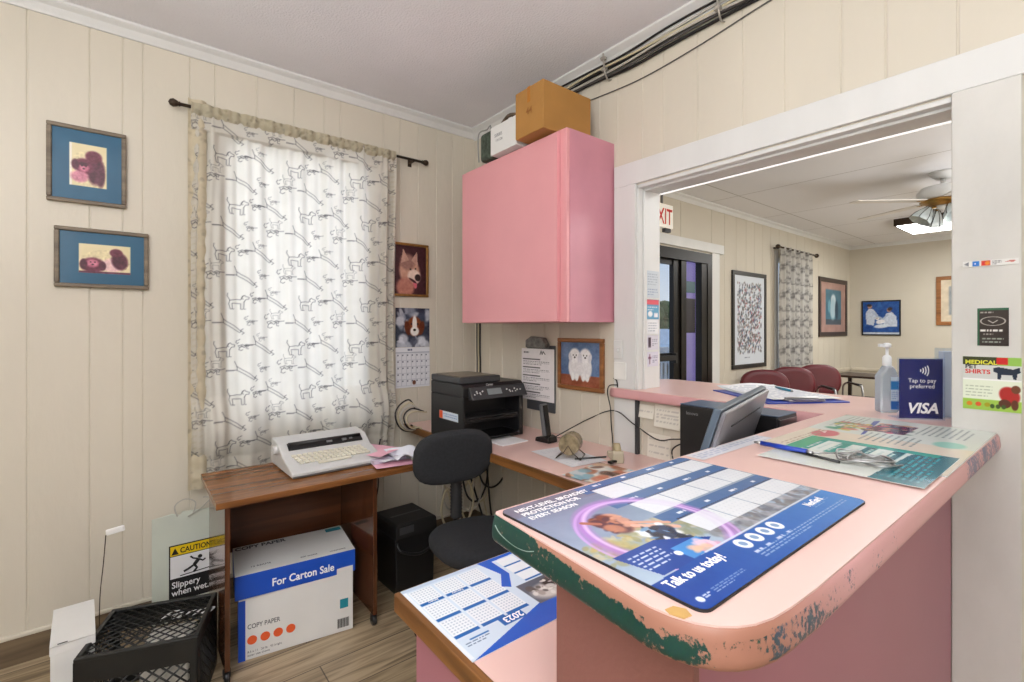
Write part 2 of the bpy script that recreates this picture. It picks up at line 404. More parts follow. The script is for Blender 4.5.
# floor : long wood-look planks
def floor_mat():
    m = bpy.data.materials.new('wood_plank_floor'); m.use_nodes = True
    nt = m.node_tree; N = nt.nodes; L = nt.links; b = N['Principled BSDF']
    tc = N.new('ShaderNodeTexCoord')
    br = N.new('ShaderNodeTexBrick'); br.inputs['Scale'].default_value = 1.
    br.inputs['Brick Width'].default_value = 1.2; br.inputs['Row Height'].default_value = .18; br.inputs['Mortar Size'].default_value = .0025
    br.inputs['Color1'].default_value = lin(hexc(176, 158, 130))+(1,); br.inputs['Color2'].default_value = lin(hexc(152, 134, 106))+(1,)
    br.inputs['Mortar'].default_value = lin(hexc(96, 84, 68))+(1,); br.inputs['Bias'].default_value = 0
    L.new(tc.outputs['Object'], br.inputs['Vector'])
    mp = N.new('ShaderNodeMapping'); mp.inputs['Scale'].default_value = (1.6, 22, 1); L.new(tc.outputs['Object'], mp.inputs['Vector'])
    nz = N.new('ShaderNodeTexNoise'); nz.inputs['Scale'].default_value = 1.4; nz.inputs['Detail'].default_value = 8; nz.inputs['Distortion'].default_value = 1.2
    L.new(mp.outputs[0], nz.inputs['Vector'])
    cr = N.new('ShaderNodeValToRGB'); cr.color_ramp.elements[0].position = .32; cr.color_ramp.elements[0].color = (.45, .42, .38, 1)
    cr.color_ramp.elements[1].position = .62; cr.color_ramp.elements[1].color = (1.12, 1.1, 1.08, 1)
    L.new(nz.outputs['Fac'], cr.inputs[0])
    mx = N.new('ShaderNodeMix'); mx.data_type = 'RGBA'; mx.blend_type = 'MULTIPLY'; mx.inputs[0].default_value = 1
    L.new(br.outputs['Color'], mx.inputs[6]); L.new(cr.outputs[0], mx.inputs[7]); L.new(mx.outputs[2], b.inputs['Base Color'])
    b.inputs['Roughness'].default_value = .38; return m
f = MB(); f.bx(RX0, 9.4, RY0, WL, -.05, 0); struct(f.build('floor', floor_mat()), 'brown wood-plank floor')
f = MB(); f.bx(RX0, WR+.02, RY0, WL, CH, CH+.08); struct(f.build('ceiling', CEIL), 'smooth grey-white ceiling')
def tile_ceiling():
    m = bpy.data.materials.new('panel_ceiling'); m.use_nodes = True
    nt = m.node_tree; N = nt.nodes; L = nt.links; b = N['Principled BSDF']
    tc = N.new('ShaderNodeTexCoord'); mp = N.new('ShaderNodeMapping'); mp.inputs['Rotation'].default_value = (0, 0, PI/2); L.new(tc.outputs['Object'], mp.inputs[0])
    br = N.new('ShaderNodeTexBrick'); br.inputs['Scale'].default_value = 1.
    br.inputs['Brick Width'].default_value = 2.4; br.inputs['Row Height'].default_value = 1.22; br.inputs['Mortar Size'].default_value = .006; br.offset = 0.
    br.inputs['Color1'].default_value = br.inputs['Color2'].default_value = lin(hexc(232, 232, 235))+(1,); br.inputs['Mortar'].default_value = lin(hexc(176, 174, 172))+(1,)
    L.new(mp.outputs[0], br.inputs['Vector']); L.new(br.outputs['Color'], b.inputs['Base Color']); b.inputs['Roughness'].default_value = .5; return m
f = MB(); f.bx(WR+.02, 9.4, RY0, WL, CH, CH+.08); struct(f.build('ceiling', tile_ceiling()), 'white panelled ceiling of the waiting room')
# crown, baseboards, casings
def crown(nm, run, a0, a1, face, sgn, s=.055, m=WHITE):
    prof = [(0, 0), (0, -s), (.010, -s), (.016, -s*.82), (s*.55, -s*.45), (s*.85, -.016), (s, -.010), (s, 0)]
    q = MB(); R = []
    for a in (a0, a1):
        R.append([q.bm.verts.new(((a, face+sgn*u, CH+v) if run == 'X' else (face+sgn*u, a, CH+v))) for u, v in prof])
    n = len(prof)
    for i in range(n): q.bm.faces.new((R[0][i], R[0][(i+1) % n], R[1][(i+1) % n], R[1][i]))
    q.bm.faces.new(R[0]); q.bm.faces.new(R[1]); return struct(q.build(nm, m))
crown('trim_1', 'X', RX0, WR, WL, -1); crown('trim_2', 'Y', RY0, WL, WR, -1, .06)
crown('trim_3', 'X', WR+WT, 9.4, WL, -1); crown('trim_4', 'Y', RY0, WL, 9.4, -1)
BASEW = wood_mat('brown_base_plank', hexc(84, 70, 54), hexc(128, 110, 86), 0, .4)
q = MB(); q.bx(RX0, WR, WL-.012, WL, 0, .105); struct(q.build('baseboard_left', BASEW))
q = MB(); q.bx(WR-.012, WR, .62, WL-.012, 0, .105); struct(q.build('baseboard_right', BASEW))
q = MB(); q.bx(RX0, WR, WL-.016, WL, .105, .122); struct(q.build('trim_5', CREAM, bevel=.004))
q = MB(); q.bx(WR-.016, WR, .62, WL-.016, .105, .122); struct(q.build('trim_6', CREAM, bevel=.004))
q = MB(); q.bx(DX1+.16, 9.4, WL-.02, WL, .655, .70); q.bx(9.38, 9.4, RY0, WL-.02, .655, .70); struct(q.build('trim_7', mat('chair_rail_paint', hexc(214, 206, 190), .4), bevel=.005), 'pale chair rail along the waiting room walls')
# opening casing (header, left leg, right post) + soffit strip
q = MB(); q.bx(WR-.015, WR, -1.2, 1.532, OZ1+.008, 2.135); struct(q.build('trim_8', WHITE, bevel=.003), 'wide white header board over the pass-through')
q = MB(); q.bx(WR-.015, WR, OY1-.002, 1.532, .735, OZ1+.008); struct(q.build('trim_9', WHITE, bevel=.003), 'white casing board left of the pass-through')
q = MB(); q.bx(WR-.015, WR, .155, OY0+.001, 0, OZ1+.008); struct(q.build('trim_10', GREYW, bevel=.003), 'scuffed white post right of the pass-through')
q = MB(); q.bx(WR-.001, WR+WT+.004, OY1-.012, OY1+.001, 1.06, OZ1); q.bx(WR-.001, WR+WT+.004, OY0, OY1, OZ1-.012, OZ1+.004)
q.bx(WR+.03, WR+.05, OY1-.022, OY1-.012, 1.06, OZ1-.012); q.bx(WR+.03, WR+.05, OY0, OY1-.012, OZ1-.022, OZ1-.012)
struct(q.build('trim_11', WHITE, bevel=.002), 'white jamb lining of the pass-through')
q = MB(); q.bx(WR+WT+.004, WR+WT+.018, OY0, OY1, OZ1-.014, OZ1+.02); struct(q.build('trim_12', mat('glowing_edge_strip', (1, 1, 1), .3, emis=.9, var=0.), bevel=.002), 'white strip on the far edge of the header, window light put in as glow')  # window light along this edge is put in as emission; no lamp here

# ------------------------------------------------------------------ main window
q = MB(); q.bx(WX0, WX0+.04, WL+.03, WL+.08, WZ0, WZ1); q.bx(WX1-.04, WX1, WL+.03, WL+.08, WZ0, WZ1)
q.bx(WX0, WX1, WL+.03, WL+.08, WZ0, WZ0+.05); q.bx(WX0, WX1, WL+.03, WL+.08, WZ1-.04, WZ1)
wn = struct(q.build('window_1', WHITE, bevel=.003), 'white window behind the dog print curtain')
q = MB(); q.bx(WX0+.04, WX1-.04, WL+.052, WL+.057, WZ0+.05, WZ1-.04); q.build('pane', GLASS, wn)
q = MB(); q.bx(WX0, WX1, WL+.001, WL+.09, WZ0-.001, WZ0+.02); q.build('window_sill', WHITE, wn)

# dog pattern, drawn as pen lines
def dogs(cv, x, y, s, kind, c, w, op=.8):
    P = {0: [[(0, .55), (-.12, .8), (-.1, .95)], [(0, .55), (.35, .6), (.55, .58), (.62, .78), (.72, .85), (.78, .78), (.95, .72), (.93, .62), (.78, .6), (.7, .45)],
             [(0, .55), (-.05, .35), (.02, .05), (.1, .04)], [(.1, .38), (.12, .05), (.2, .04)], [(.15, .38), (.5, .36)], [(.55, .36), (.55, .04), (.63, .03)], [(.7, .45), (.68, .05), (.76, .04)], [(.66, .8), (.6, .66), (.66, .62)]],
         1: [[(0, .95), (.1, .7), (.3, .55), (.6, .35), (.85, .12), (.95, .2)], [(.1, .7), (.12, .5), (.35, .36), (.62, .16), (.82, .02), (.9, .1)], [(.85, .12), (1.0, .0), (.92, -.06)], [(-.35, .52), (.1, .52)], [(-.35, .49), (-.02, .50)]],
         2: [[(0, .9), (-.08, .75), (.02, .62), (.12, .7)], [(.1, .9), (.22, .98)], [(.1, .45), (.2, .3), (.35, .38), (.5, .3), (.6, .42), (.75, .35), (.8, .5), (.65, .55), (.5, .48), (.38, .55), (.22, .48), (.1, .45)],
             [(.2, .3), (.15, .12), (.3, .05), (.4, .12)], [(.62, .42), (.66, .22), (.78, .2)], [(.5, .45), (1.1, .52)], [(.28, .38), (.34, .46), (.42, .38)]]}[kind]
    for l in P: cv.line([(x+u*s, y+v*s) for u, v in l], w, c, op)
def curtain_canvas(W, H, res, bg, ink, tile=(.33, .235), s=.10, w=.0034, op=.7):
    cv = Canvas(W, H, res, bg); cv.noise(.02, .06)
    j = 0; y = -.1
    while y < H:
        i = 0; x = -.3-.06*(j % 2)
        while x < W+.1:
            dogs(cv, x+.02, y+.14, s*.8, 2, ink, w, op); dogs(cv, x+.15, y+.12, s, 1, ink, w, op)
            dogs(cv, x+.02-.06, y+.01, s, 1, ink, w, op); dogs(cv, x+.13, y+.0, s*.85, 0, ink, w, op); dogs(cv, x+.22, y+.03, s*.6, 2, ink, w, op)
            dogs(cv, x+.05, y+.19, s*.55, 0, ink, w*.8, op*.6); dogs(cv, x+.255, y+.155, s*.5, 2, ink, w, op*.8); dogs(cv, x-.02, y+.075, s*.45, 2, ink, w*.8, op*.7)
            x += tile[0]; i += 1
        y += tile[1]; j += 1
    return cv
CX0, CW, CZ0, CHT = .232, 1.025, .60, 1.795
cv = curtain_canvas(CW, CHT, .0036, hexc(222, 218, 208), hexc(76, 74, 76))
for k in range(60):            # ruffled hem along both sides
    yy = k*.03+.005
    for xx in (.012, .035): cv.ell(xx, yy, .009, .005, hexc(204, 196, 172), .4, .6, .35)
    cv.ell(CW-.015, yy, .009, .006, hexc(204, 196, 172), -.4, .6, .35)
def curt_y(X, Z):
    t = np.clip(Z/CHT, 0, 1)
    e = np.exp(-((X)/.13)**2)+np.exp(-((CW-X)/.12)**2)
    y = -.052+.017*np.sin(X*38+1.5*np.sin(X*7))*(.55+.45*(1-t))+.008*np.sin(X*95+2*t)*(.35+.65*t)+e*.014*np.sin(X*120+3*np.sin(3*t))
    y += -.012*np.sin(3.2*t+X*5)
    low = np.clip(1-Z/.42, 0, 1)                    # bottom billows forward
    y += -.055*np.sin(np.clip(low*1.4, 0, 1)*PI)*(.6+.4*np.sin(X*9+.6))
    y += .004*np.sin(X*220)*np.clip((t-.93)*14, 0, 1)
    y = np.where(t > .94, np.minimum(y, -.066), y); y = np.minimum(y, -.014)
    return y
ct = thing('window_curtain', 'dog print cream cotton curtain hanging in front of the bright window', 'curtain', (CX0, WL, CZ0))
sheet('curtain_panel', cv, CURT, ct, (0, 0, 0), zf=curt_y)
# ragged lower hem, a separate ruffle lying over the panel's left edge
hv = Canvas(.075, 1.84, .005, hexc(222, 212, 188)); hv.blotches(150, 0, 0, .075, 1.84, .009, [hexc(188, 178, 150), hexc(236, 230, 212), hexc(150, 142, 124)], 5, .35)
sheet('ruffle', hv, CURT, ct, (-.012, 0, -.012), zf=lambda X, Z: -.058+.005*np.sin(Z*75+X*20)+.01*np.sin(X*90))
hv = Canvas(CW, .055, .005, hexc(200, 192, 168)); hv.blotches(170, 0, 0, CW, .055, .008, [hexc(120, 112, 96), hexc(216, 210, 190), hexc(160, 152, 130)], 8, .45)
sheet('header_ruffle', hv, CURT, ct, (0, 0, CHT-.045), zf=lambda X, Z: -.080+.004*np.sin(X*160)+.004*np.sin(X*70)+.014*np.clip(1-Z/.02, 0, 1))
rod = thing('curtain_rod', 'dark bronze curtain rod with round finials above the dog print curtain', 'curtain rod', (.19, WL, 2.388))
q = MB(); q.cyl((0, -.055, 0), (1.25, -.055, 0), .008); q.build('rod', BRONZE, rod)
for i, xx in enumerate((0, 1.25)):
    sg = -1 if i == 0 else 1
    q = MB(); q.lathe((xx, -.055, 0), [(0.001, sg*.045), (.014, sg*.038), (.019, sg*.026), (.014, sg*.012), (.009, sg*.006), (.012, 0), (.001, 0)], 16, 'X'); q.build('finial', BRONZE, rod)
    q = MB(); q.bx(xx-sg*.06-.006, xx-sg*.06+.006, -.06, -.001, -.012, .004); q.bx(xx-sg*.06-.012, xx-sg*.06+.012, -.006, -.001, -.03, .02); q.build('bracket', BRONZE, rod)

# ------------------------------------------------------------------ framed pictures
def picture(name, label, cat, cx, cz, W, H, fw, fm, cv, side='L', off=0., depth=.022, group=None, mtl=None, at=None):
    """side L: on the left wall; R: right wall; F: far wall; at: explicit position"""
    base = {'L': ((cx, WL, cz), 0), 'R': ((WR, cx, cz), -PI/2), 'F': ((9.4, cx, cz), -PI/2)}[side]
    t = thing(name, label, cat, base[0], base[1], group)
    q = MB()
    for x0, x1, z0, z1 in ((-W/2, W/2, H/2-fw, H/2), (-W/2, W/2, -H/2, -H/2+fw), (-W/2, -W/2+fw, -H/2+fw, H/2-fw), (W/2-fw, W/2, -H/2+fw, H/2-fw)):
        q.bx(x0, x1, -depth, -.001, z0, z1)
    q.build('frame', fm, t, bevel=.004)
    sheet('picture', cv, mtl or PHOTO, t, (-cv.W/2, -depth*.55, -cv.H/2))
    return t
def dogphoto(cv, x0, y0, x1, y1, bg, body, light, two=True):
    W, H = x1-x0, y1-y0; X = lambda u: x0+u*W; Y = lambda v: y0+v*H
    cv.rect(x0, y0, x1, y1, bg); return X, Y, W, H
# 1 upper blue mat, tall pile of two dogs
PUR, PK, YL = hexc(78, 16, 42), hexc(196, 110, 134), hexc(228, 214, 172)
TEAL = hexc(22, 88, 122)
cv = Canvas(.226, .296, .0022, TEAL)
cv.rect(.055, .06, .175, .24, YL); cv.rect(.055, .06, .062, .24, w3((240, 236, 224)))
cv.ell(.138, .135, .03, .062, PUR, 0, .3); cv.ell(.132, .19, .027, .026, hexc(104, 30, 56), 0, .3); cv.ell(.1, .145, .03, .034, hexc(104, 30, 58), 0, .3); cv.ell(.1, .14, .016, .018, PK, 0, .5)
cv.ell(.1, .155, .016, .008, PUR, 0, .3); cv.ell(.087, .1, .028, .024, hexc(205, 130, 150), 0, .4); cv.ell(.073, .15, .012, .022, PUR, 0, .4); cv.ell(.155, .11, .014, .045, hexc(84, 26, 48), 0, .4)
cv.ell(.094, .147, .003, .003, hexc(30, 10, 20)); cv.ell(.107, .147, .003, .003, hexc(30, 10, 20)); cv.ell(.1, .135, .004, .003, hexc(40, 10, 20))
cv.noise(.12, .008, cv.emask(.115, .135, .06, .08)); cv.rect(0, 0, .226, .059, TEAL); cv.rect(.176, 0, .226, .296, TEAL); cv.noise(.015, .05)
picture('framed_photo', 'upper small framed photo of two dogs with a blue mat, left of the curtain', 'picture', -.133, 2.043, .258, .328, .017, FRAMEG, cv)
cv = Canvas(.280, .222, .0022, TEAL)
cv.rect(.06, .048, .232, .172, YL)
cv.ell(.105, .082, .04, .032, hexc(104, 30, 58), 0, .3); cv.ell(.105, .09, .02, .017, PK, 0, .5); cv.ell(.17, .085, .035, .03, hexc(230, 190, 190), 0, .4); cv.ell(.195, .105, .028, .038, PUR, .2, .3); cv.ell(.183, .14, .022, .018, hexc(98, 26, 52), 0, .3)
cv.ell(.075, .085, .012, .022, PUR, 0, .3); cv.ell(.137, .08, .012, .02, PUR, 0, .3); cv.ell(.098, .095, .003, .003, hexc(30, 10, 20)); cv.ell(.112, .095, .003, .003, hexc(30, 10, 20)); cv.ell(.105, .085, .004, .003, hexc(40, 10, 20))
cv.rect(.06, .048, .232, .056, hexc(96, 30, 60)); cv.noise(.12, .008, cv.emask(.145, .095, .085, .055)); cv.rect(0, 0, .280, .047, TEAL); cv.rect(.233, 0, .28, .222, TEAL); cv.noise(.015, .05)
picture('framed_photo', 'lower wide framed photo of two small dogs with a blue mat, left of the curtain', 'picture', -.082, 1.650, .314, .254, .017, FRAMEG, cv)
# husky head
cv = Canvas(.25, .30, .003, hexc(58, 22, 30))
cv.ell(.13, .14, .07, .09, hexc(196, 150, 128), .2, .25); cv.ell(.115, .2, .05, .05, hexc(150, 110, 100), .3, .4); cv.poly([(.07, .19), (.085, .28), (.125, .21)], hexc(190, 150, 134)); cv.poly([(.14, .21), (.18, .27), (.185, .18)], hexc(190, 150, 134))
cv.ell(.16, .11, .045, .045, hexc(236, 214, 200), -.3, .3); cv.ell(.185, .105, .02, .022, hexc(30, 12, 14), 0, .3); cv.ell(.165, .062, .014, .026, hexc(222, 110, 130), .2, .3); cv.ell(.15, .085, .03, .008, hexc(50, 14, 20), -.5, .3); cv.ell(.135, .155, .006, .005, hexc(20, 10, 10)); cv.ell(.17, .16, .005, .005, hexc(20, 10, 10))
cv.ell(.1, .04, .06, .06, hexc(180, 120, 104), 0, .3); cv.noise(.07, .012)
picture('framed_photo', 'gilt framed photo of a husky, right edge of the curtain over the wall calendar', 'picture', 1.372, 1.712, .268, .332, .016, GOLD, cv)
# fluffy white dogs, right wall
cv = Canvas(.285, .235, .0025, hexc(92, 118, 158)); cv.rect(0, 0, .285, .06, hexc(150, 84, 58)); cv.noise(.1, .05)
for cx in (.105, .18):
    cv.ell(cx, .1, .046, .066, hexc(232, 232, 234), 0, .2); cv.ell(cx, .162, .040, .040, hexc(246, 246, 248), 0, .3); cv.ell(cx-.033, .15, .012, .026, hexc(220, 220, 226), .2, .3); cv.ell(cx+.033, .15, .012, .026, hexc(220, 220, 226), -.2, .3)
    cv.ell(cx-.011, .165, .004, .004, hexc(20, 20, 24)); cv.ell(cx+.011, .165, .004, .004, hexc(20, 20, 24)); cv.ell(cx, .153, .006, .005, hexc(20, 20, 24)); cv.ell(cx-.015, .05, .012, .022, hexc(240, 240, 240), 0, .3); cv.ell(cx+.015, .05, .012, .022, hexc(240, 240, 240), 0, .3)
cv.noise(.06, .008)
picture('framed_photo', 'brown wooden framed photo of two fluffy white dogs on the right wall', 'picture', 1.762, 1.158, .325, .275, .022, WOODF, cv, 'R')
# waiting room pictures
cv = Canvas(.76, 1.05, .011, hexc(214, 222, 232))
r = random.Random(11)
for _ in range(900):
    x, y = r.uniform(.08, .68), r.uniform(.13, .97); c = r.choice([(40, 44, 52), (70, 60, 60), (30, 34, 44), (150, 50, 60), (60, 80, 130), (120, 120, 126), (110, 90, 80), (230, 230, 236), (60, 90, 100), (90, 90, 100)])
    cv.ell(x, y, r.uniform(.008, .018), r.uniform(.006, .012), w3(c), r.uniform(0, 3), .4, .9)
cv.words(.25, .06, .52, .09, 1, hexc(90, 100, 120))
picture('framed_poster', 'tall black framed poster crowded with little figures, right of the exit door', 'poster', 5.861, 1.445, .86, 1.15, .05, FRAMEB, cv)
cv = Canvas(1.06, .77, .012, hexc(170, 134, 124)); cv.rect(.2, .12, .86, .66, hexc(60, 110, 130)); cv.noise(.06, .1)
cv.rect(.2, .12, .86, .2, hexc(70, 80, 90)); cv.ell(.52, .5, .1, .09, hexc(200, 214, 220), 0, .4); cv.ell(.5, .36, .12, .16, hexc(170, 196, 206), 0, .4); cv.ell(.66, .34, .07, .15, hexc(40, 66, 84), 0, .4); cv.ell(.35, .4, .05, .1, hexc(110, 160, 176), 0, .4)
picture('framed_print', 'dark framed blue figure print with a pinkish mat, right of the waiting room curtain', 'picture', 8.627, 1.67, 1.19, .90, .07, FRAMED, cv)
cv = Canvas(.48, .52, .009, hexc(30, 78, 150)); cv.noise(.06, .08); cv.rect(0, 0, .48, .03, hexc(200, 206, 214))
WC, SK, HR = hexc(196, 206, 222), hexc(176, 132, 112), hexc(50, 34, 34)
cv.poly([(.05, .16), (.04, .34), (.08, .41), (.14, .40), (.2, .31), (.22, .24), (.16, .24), (.15, .14)], WC); cv.line([(.13, .36), (.2, .28), (.25, .25)], .03, hexc(170, 184, 206)); cv.ell(.095, .445, .03, .036, SK); cv.ell(.088, .465, .034, .022, HR, 0, .2)
cv.poly([(.28, .12), (.27, .22), (.31, .33), (.38, .35), (.44, .28), (.45, .12)], WC); cv.line([(.32, .3), (.27, .24)], .028, hexc(170, 184, 206)); cv.ell(.345, .385, .028, .034, SK); cv.ell(.358, .4, .032, .028, HR, .3, .2)
cv.ell(.235, .2, .06, .035, hexc(232, 232, 236), .2, .2); cv.ell(.195, .25, .026, .024, hexc(222, 218, 214)); cv.ell(.25, .13, .1, .03, hexc(210, 218, 230), .1, .2); cv.ell(.19, .255, .006, .006, HR); cv.noise(.09, .02); cv.rect(.2, .43, .24, .52, hexc(50, 100, 170))
picture('framed_print', 'blue framed picture of two people in white coats on the far end wall', 'picture', 2.333, 1.51, .51, .56, .018, FRAMEB, cv, 'F')
cv = Canvas(.50, .62, .012, hexc(214, 200, 176)); cv.rect(.09, .1, .41, .52, hexc(150, 156, 160)); cv.noise(.08, .05); cv.ell(.25, .3, .09, .14, hexc(226, 226, 230), 0, .3)
picture('framed_print', 'oak framed print at the right end of the waiting room end wall', 'picture', 1.36, 1.75, .60, .72, .055, WOODF, cv, 'F')

# wall calendar with the puppy
t = thing('wall_calendar', 'wall calendar with a beagle puppy photo over its month page, below the husky', 'calendar', (1.402, WL, 1.23))
cv = Canvas(.235, .245, .0026, hexc(48, 54, 70)); cv.blotches(26, .01, .14, .225, .245, .03, [hexc(206, 208, 216), hexc(60, 70, 90), hexc(150, 156, 170)], 4)
cv.ell(.13, .13, .052, .062, hexc(130, 66, 34), 0, .2); cv.ell(.082, .12, .02, .045, hexc(96, 44, 24), .2, .3); cv.ell(.178, .12, .02, .045, hexc(96, 44, 24), -.2, .3); cv.ell(.13, .14, .016, .06, hexc(240, 236, 230), 0, .3); cv.ell(.13, .10, .03, .03, hexc(240, 236, 232), 0, .3)
cv.ell(.108, .145, .006, .006, hexc(20, 14, 12)); cv.ell(.152, .145, .006, .006, hexc(20, 14, 12)); cv.ell(.13, .108, .01, .008, hexc(20, 14, 14), 0, .2); cv.blotches(20, .01, 0, .225, .06, .025, [hexc(216, 220, 230), hexc(80, 84, 100), hexc(170, 176, 190)], 9); cv.noise(.04, .01)
sheet('photo_page', cv, SHEETG, t, (-.1175, -.004, 0))
cv = Canvas(.235, .25, .0024, hexc(226, 228, 234)); cv.rect(.0, .215, .235, .222, hexc(170, 176, 190)); cv.words(.08, .228, .15, .245, 1, hexc(70, 80, 110), .7)
for i in range(7):
    for j in range(5):
        x, y = .008+i*.0325, .012+j*.04
        cv.line([(x, y), (x+.031, y), (x+.031, y+.038), (x, y+.038), (x, y)], .0014, hexc(178, 182, 194)); cv.rect(x+.003, y+.026, x+.011, y+.034, hexc(70, 76, 100))
cv.ell(.125, .03, .012, .014, hexc(110, 60, 40), 0, .3)
sheet('month_page', cv, SHEET, t, (-.1175, -.006, -.252), zf=lambda X, Y: -.004*np.sin(Y*14))
# ------------------------------------------------------------------ pink wall cabinet
cab = thing('wall_cabinet', 'pink wall cabinet mounted high on the right wall with boxes on top', 'cabinet', (1.548, 1.545, 1.378))
CD = WR-1.548-.001
q = MB(); q.bx(.018, CD, 0, .825, 0, .879); q.build('cabinet_body', PINKC, cab, bevel=.002)
q = MB(); q.bx(.0, .0175, -.001, .045, 0, .879); q.bx(.0, .0175, .78, .826, 0, .879); q.bx(.0, .0175, .045, .78, .83, .879); q.bx(.0, .0175, .045, .78, 0, .045); q.build('face_frame', PINKC, cab, bevel=.0015)
q = MB(); q.bx(-.020, -.001, .040, .835, .002, .866); dr = q.build('door', PINKC, cab, bevel=.002)
q = MB(); q.bx(.02, CD, -.0025, -.0002, .0, .879); q.build('side_panel', mat('mauve_laminate', hexc(206, 140, 156), .35, var=.06), cab)
# boxes on top
t = thing('cardboard_box', 'brown cardboard box on the near end of the pink wall cabinet', 'box', (1.468, 1.613, 2.258))
q = MB(); q.bx(0, .317, 0, .20, 0, .222); q.build('carton', CARD, t, bevel=.004)
q = MB(); q.bx(-.001, .318, .090, .110, .2222, .2230); q.bx(-.0010, 0, .090, .110, .15, .222); q.build('tape', mat('glossy_tape', hexc(186, 122, 48), .2), t)
lettering(t, [('44', .045, -.12, .095, 0, {'bold': .01})], [mat('faded_ink', hexc(150, 96, 40), .6)], name='faint_stamp').rotation_euler = (0, 0, -PI/2)
t = thing('carton', 'small white carton behind the brown cardboard box on the wall cabinet', 'box', (1.50, 1.845, 2.258))
q = MB(); q.bx(0, .2, 0, .215, 0, .147); q.build('carton_body', CARDW, t, bevel=.003)
lt = lettering(t, [('SERIES', .024, -.18, .085, 0), ('110 220', .018, -.17, .06, 0)], [mat('grey_ink', hexc(140, 140, 146), .6)]); lt.rotation_euler = (0, 0, -PI/2)
q = MB()
for k in range(5): q.tube([(1.53, 1.88+k*.03, 2.413), (1.56, 1.90+k*.03, 2.43+.012*(k % 2)), (1.64, 1.92+k*.02, 2.413)], .007, 6)
q.tube([(1.52, 1.86, 2.416), (1.53, 1.95, 2.44), (1.55, 2.05, 2.416)], .009, 6)
tag(q.build('crumpled_packaging', mat('brown_wrap', hexc(98, 82, 66), .7, var=.3, scale=30)), 'crumpled brown packing strip lying on the small white carton', 'packaging')
t = thing('wrapped_parcel', 'dark green mottled parcel at the far end of the wall cabinet top', 'parcel', (1.515, 2.07, 2.258))
q = MB(); q.bx(0, .16, 0, .115, 0, .155); b = q.build('parcel_body', mat('green_mottle', hexc(66, 78, 66), .5, var=.75, scale=45, bump=.6, bscale=60), t, bevel=.02, seg=3)
q = MB(); q.tube([(-.004, .0, .004), (-.006, 0, .158), (.01, .06, .168), (-.006, .115, .152), (-.004, .115, .004)], .004, 6); q.build('wrap_edge', mat('grey_wrap', hexc(150, 152, 148), .4), t)

# ------------------------------------------------------------------ cable bundle along the top of the right wall
cabs = [CABLEK, CABLEG, CABLEW, CABLEG, CABLEK, CABLEB, CABLEG, CABLEW, CABLEK]
for i, m in enumerate(cabs):
    r = random.Random(40+i); pts = []
    for k in range(16):
        y = 2.10-k*.22; d = .012*math.sin(k*1.3+i)+r.uniform(-.004, .004)
        pts.append((WR-.012-(i % 3)*.011+.002*r.uniform(-1, 1), y, 2.592+.0075*i+d*.6+(.006 if k % 3 else 0)))
    q = MB(); q.tube(pts, .0052 if i % 3 else .007, 7)
    tag(q.build('ceiling_cable', m), ['black', 'dark grey', 'light grey', 'dark grey', 'black', 'beige', 'dark grey', 'light grey', 'black'][i]+' cable in the bundle strung along the top of the right wall', 'cable', ['black', 'dark grey', 'light grey', 'dark grey', 'black', 'beige', 'dark grey', 'light grey', 'black'][i]+' cables of the bundle under the crown')
q = MB(); q.tube([(WR-.006, 1.72, 2.53), (WR-.006, 1.4, 2.512), (WR-.006, 1.1, 2.532), (WR-.006, .79, 2.572), (WR-.006, .5, 2.59), (WR-.006, .0, 2.56), (WR-.006, -.8, 2.58)], .0028, 6)
tag(q.build('sagging_wire', CABLEG), 'single thin grey wire sagging below the cable bundle on the right wall', 'wire')
for k, y in enumerate((1.56, .98)):
    h = MB(); h.tube([(WR-.062, y, 2.69), (WR-.057, y, 2.64), (WR-.054, y-.004, 2.60), (WR-.03, y, 2.575), (WR-.004, y, 2.58)], .0045, 7)
    h.bx(WR-.07, WR-.048, y-.012, y+.012, 2.66, 2.672); h.box((WR-.054, y, 2.615), (.018, .024, .014))
    tag(h.build('cable_hook', mat('painted_hook', hexc(168, 164, 156), .4, .3, var=.2)), ['painted metal hook holding the cable bundle near the wall cabinet', 'painted metal hook holding the cable bundle above the pass-through'][k], 'hook')
# wires down behind the printer
for i, (yy, mm) in enumerate(((2.725, CABLEG), (2.708, CABLEB), (2.69, CABLEK))):
    q = MB(); q.tube([(WR-.006, yy, 1.385+.5), (WR-.006, yy+.003, 1.25), (WR-.007, yy-.003, 1.1), (WR-.01, yy, .8), (WR-.03, yy-.04, .775)], .006, 7)
    tag(q.build('wall_cable', mm), ['dark grey', 'beige', 'black'][i]+' cable running down the corner between wall cabinet and printer', 'cable')

# ------------------------------------------------------------------ hanging clipboard with schedule
t = thing('wall_clipboard', 'dark clipboard with a printed schedule hanging on the right wall above the phone', 'clipboard', (WR, 2.09, 1.08), -PI/2)
q = MB(); q.bx(-.105, .135, -.012, -.001, -.21, .17); q.build('board', mat('dark_board', hexc(78, 80, 84), .5), t, bevel=.004)
q = MB(); q.prism([(-.075, .155), (.095, .155), (.1, .175), (.07, .215), (-.03, .222), (-.075, .20)], -.05, -.012, 'Y'); q.build('clip', mat('mottled_grey_clip', hexc(120, 118, 114), .4, .5, var=.4, scale=40), t, bevel=.006)
cv = Canvas(.275, .30, .0024, hexc(240, 236, 238))
cv.words(.02, .27, .12, .285, 1, hexc(70, 70, 76), .7); cv.line([(.16, .268), (.168, .288), (.176, .268), (.184, .285), (.2, .27)], .005, hexc(30, 30, 34))
for k in range(5):
    y = .235-k*.048; cv.rect(.012, y, .16, y+.006, hexc(60, 58, 62)); cv.words(.015, y-.032, .235, y-.006, 3, hexc(130, 126, 132), .4, k)
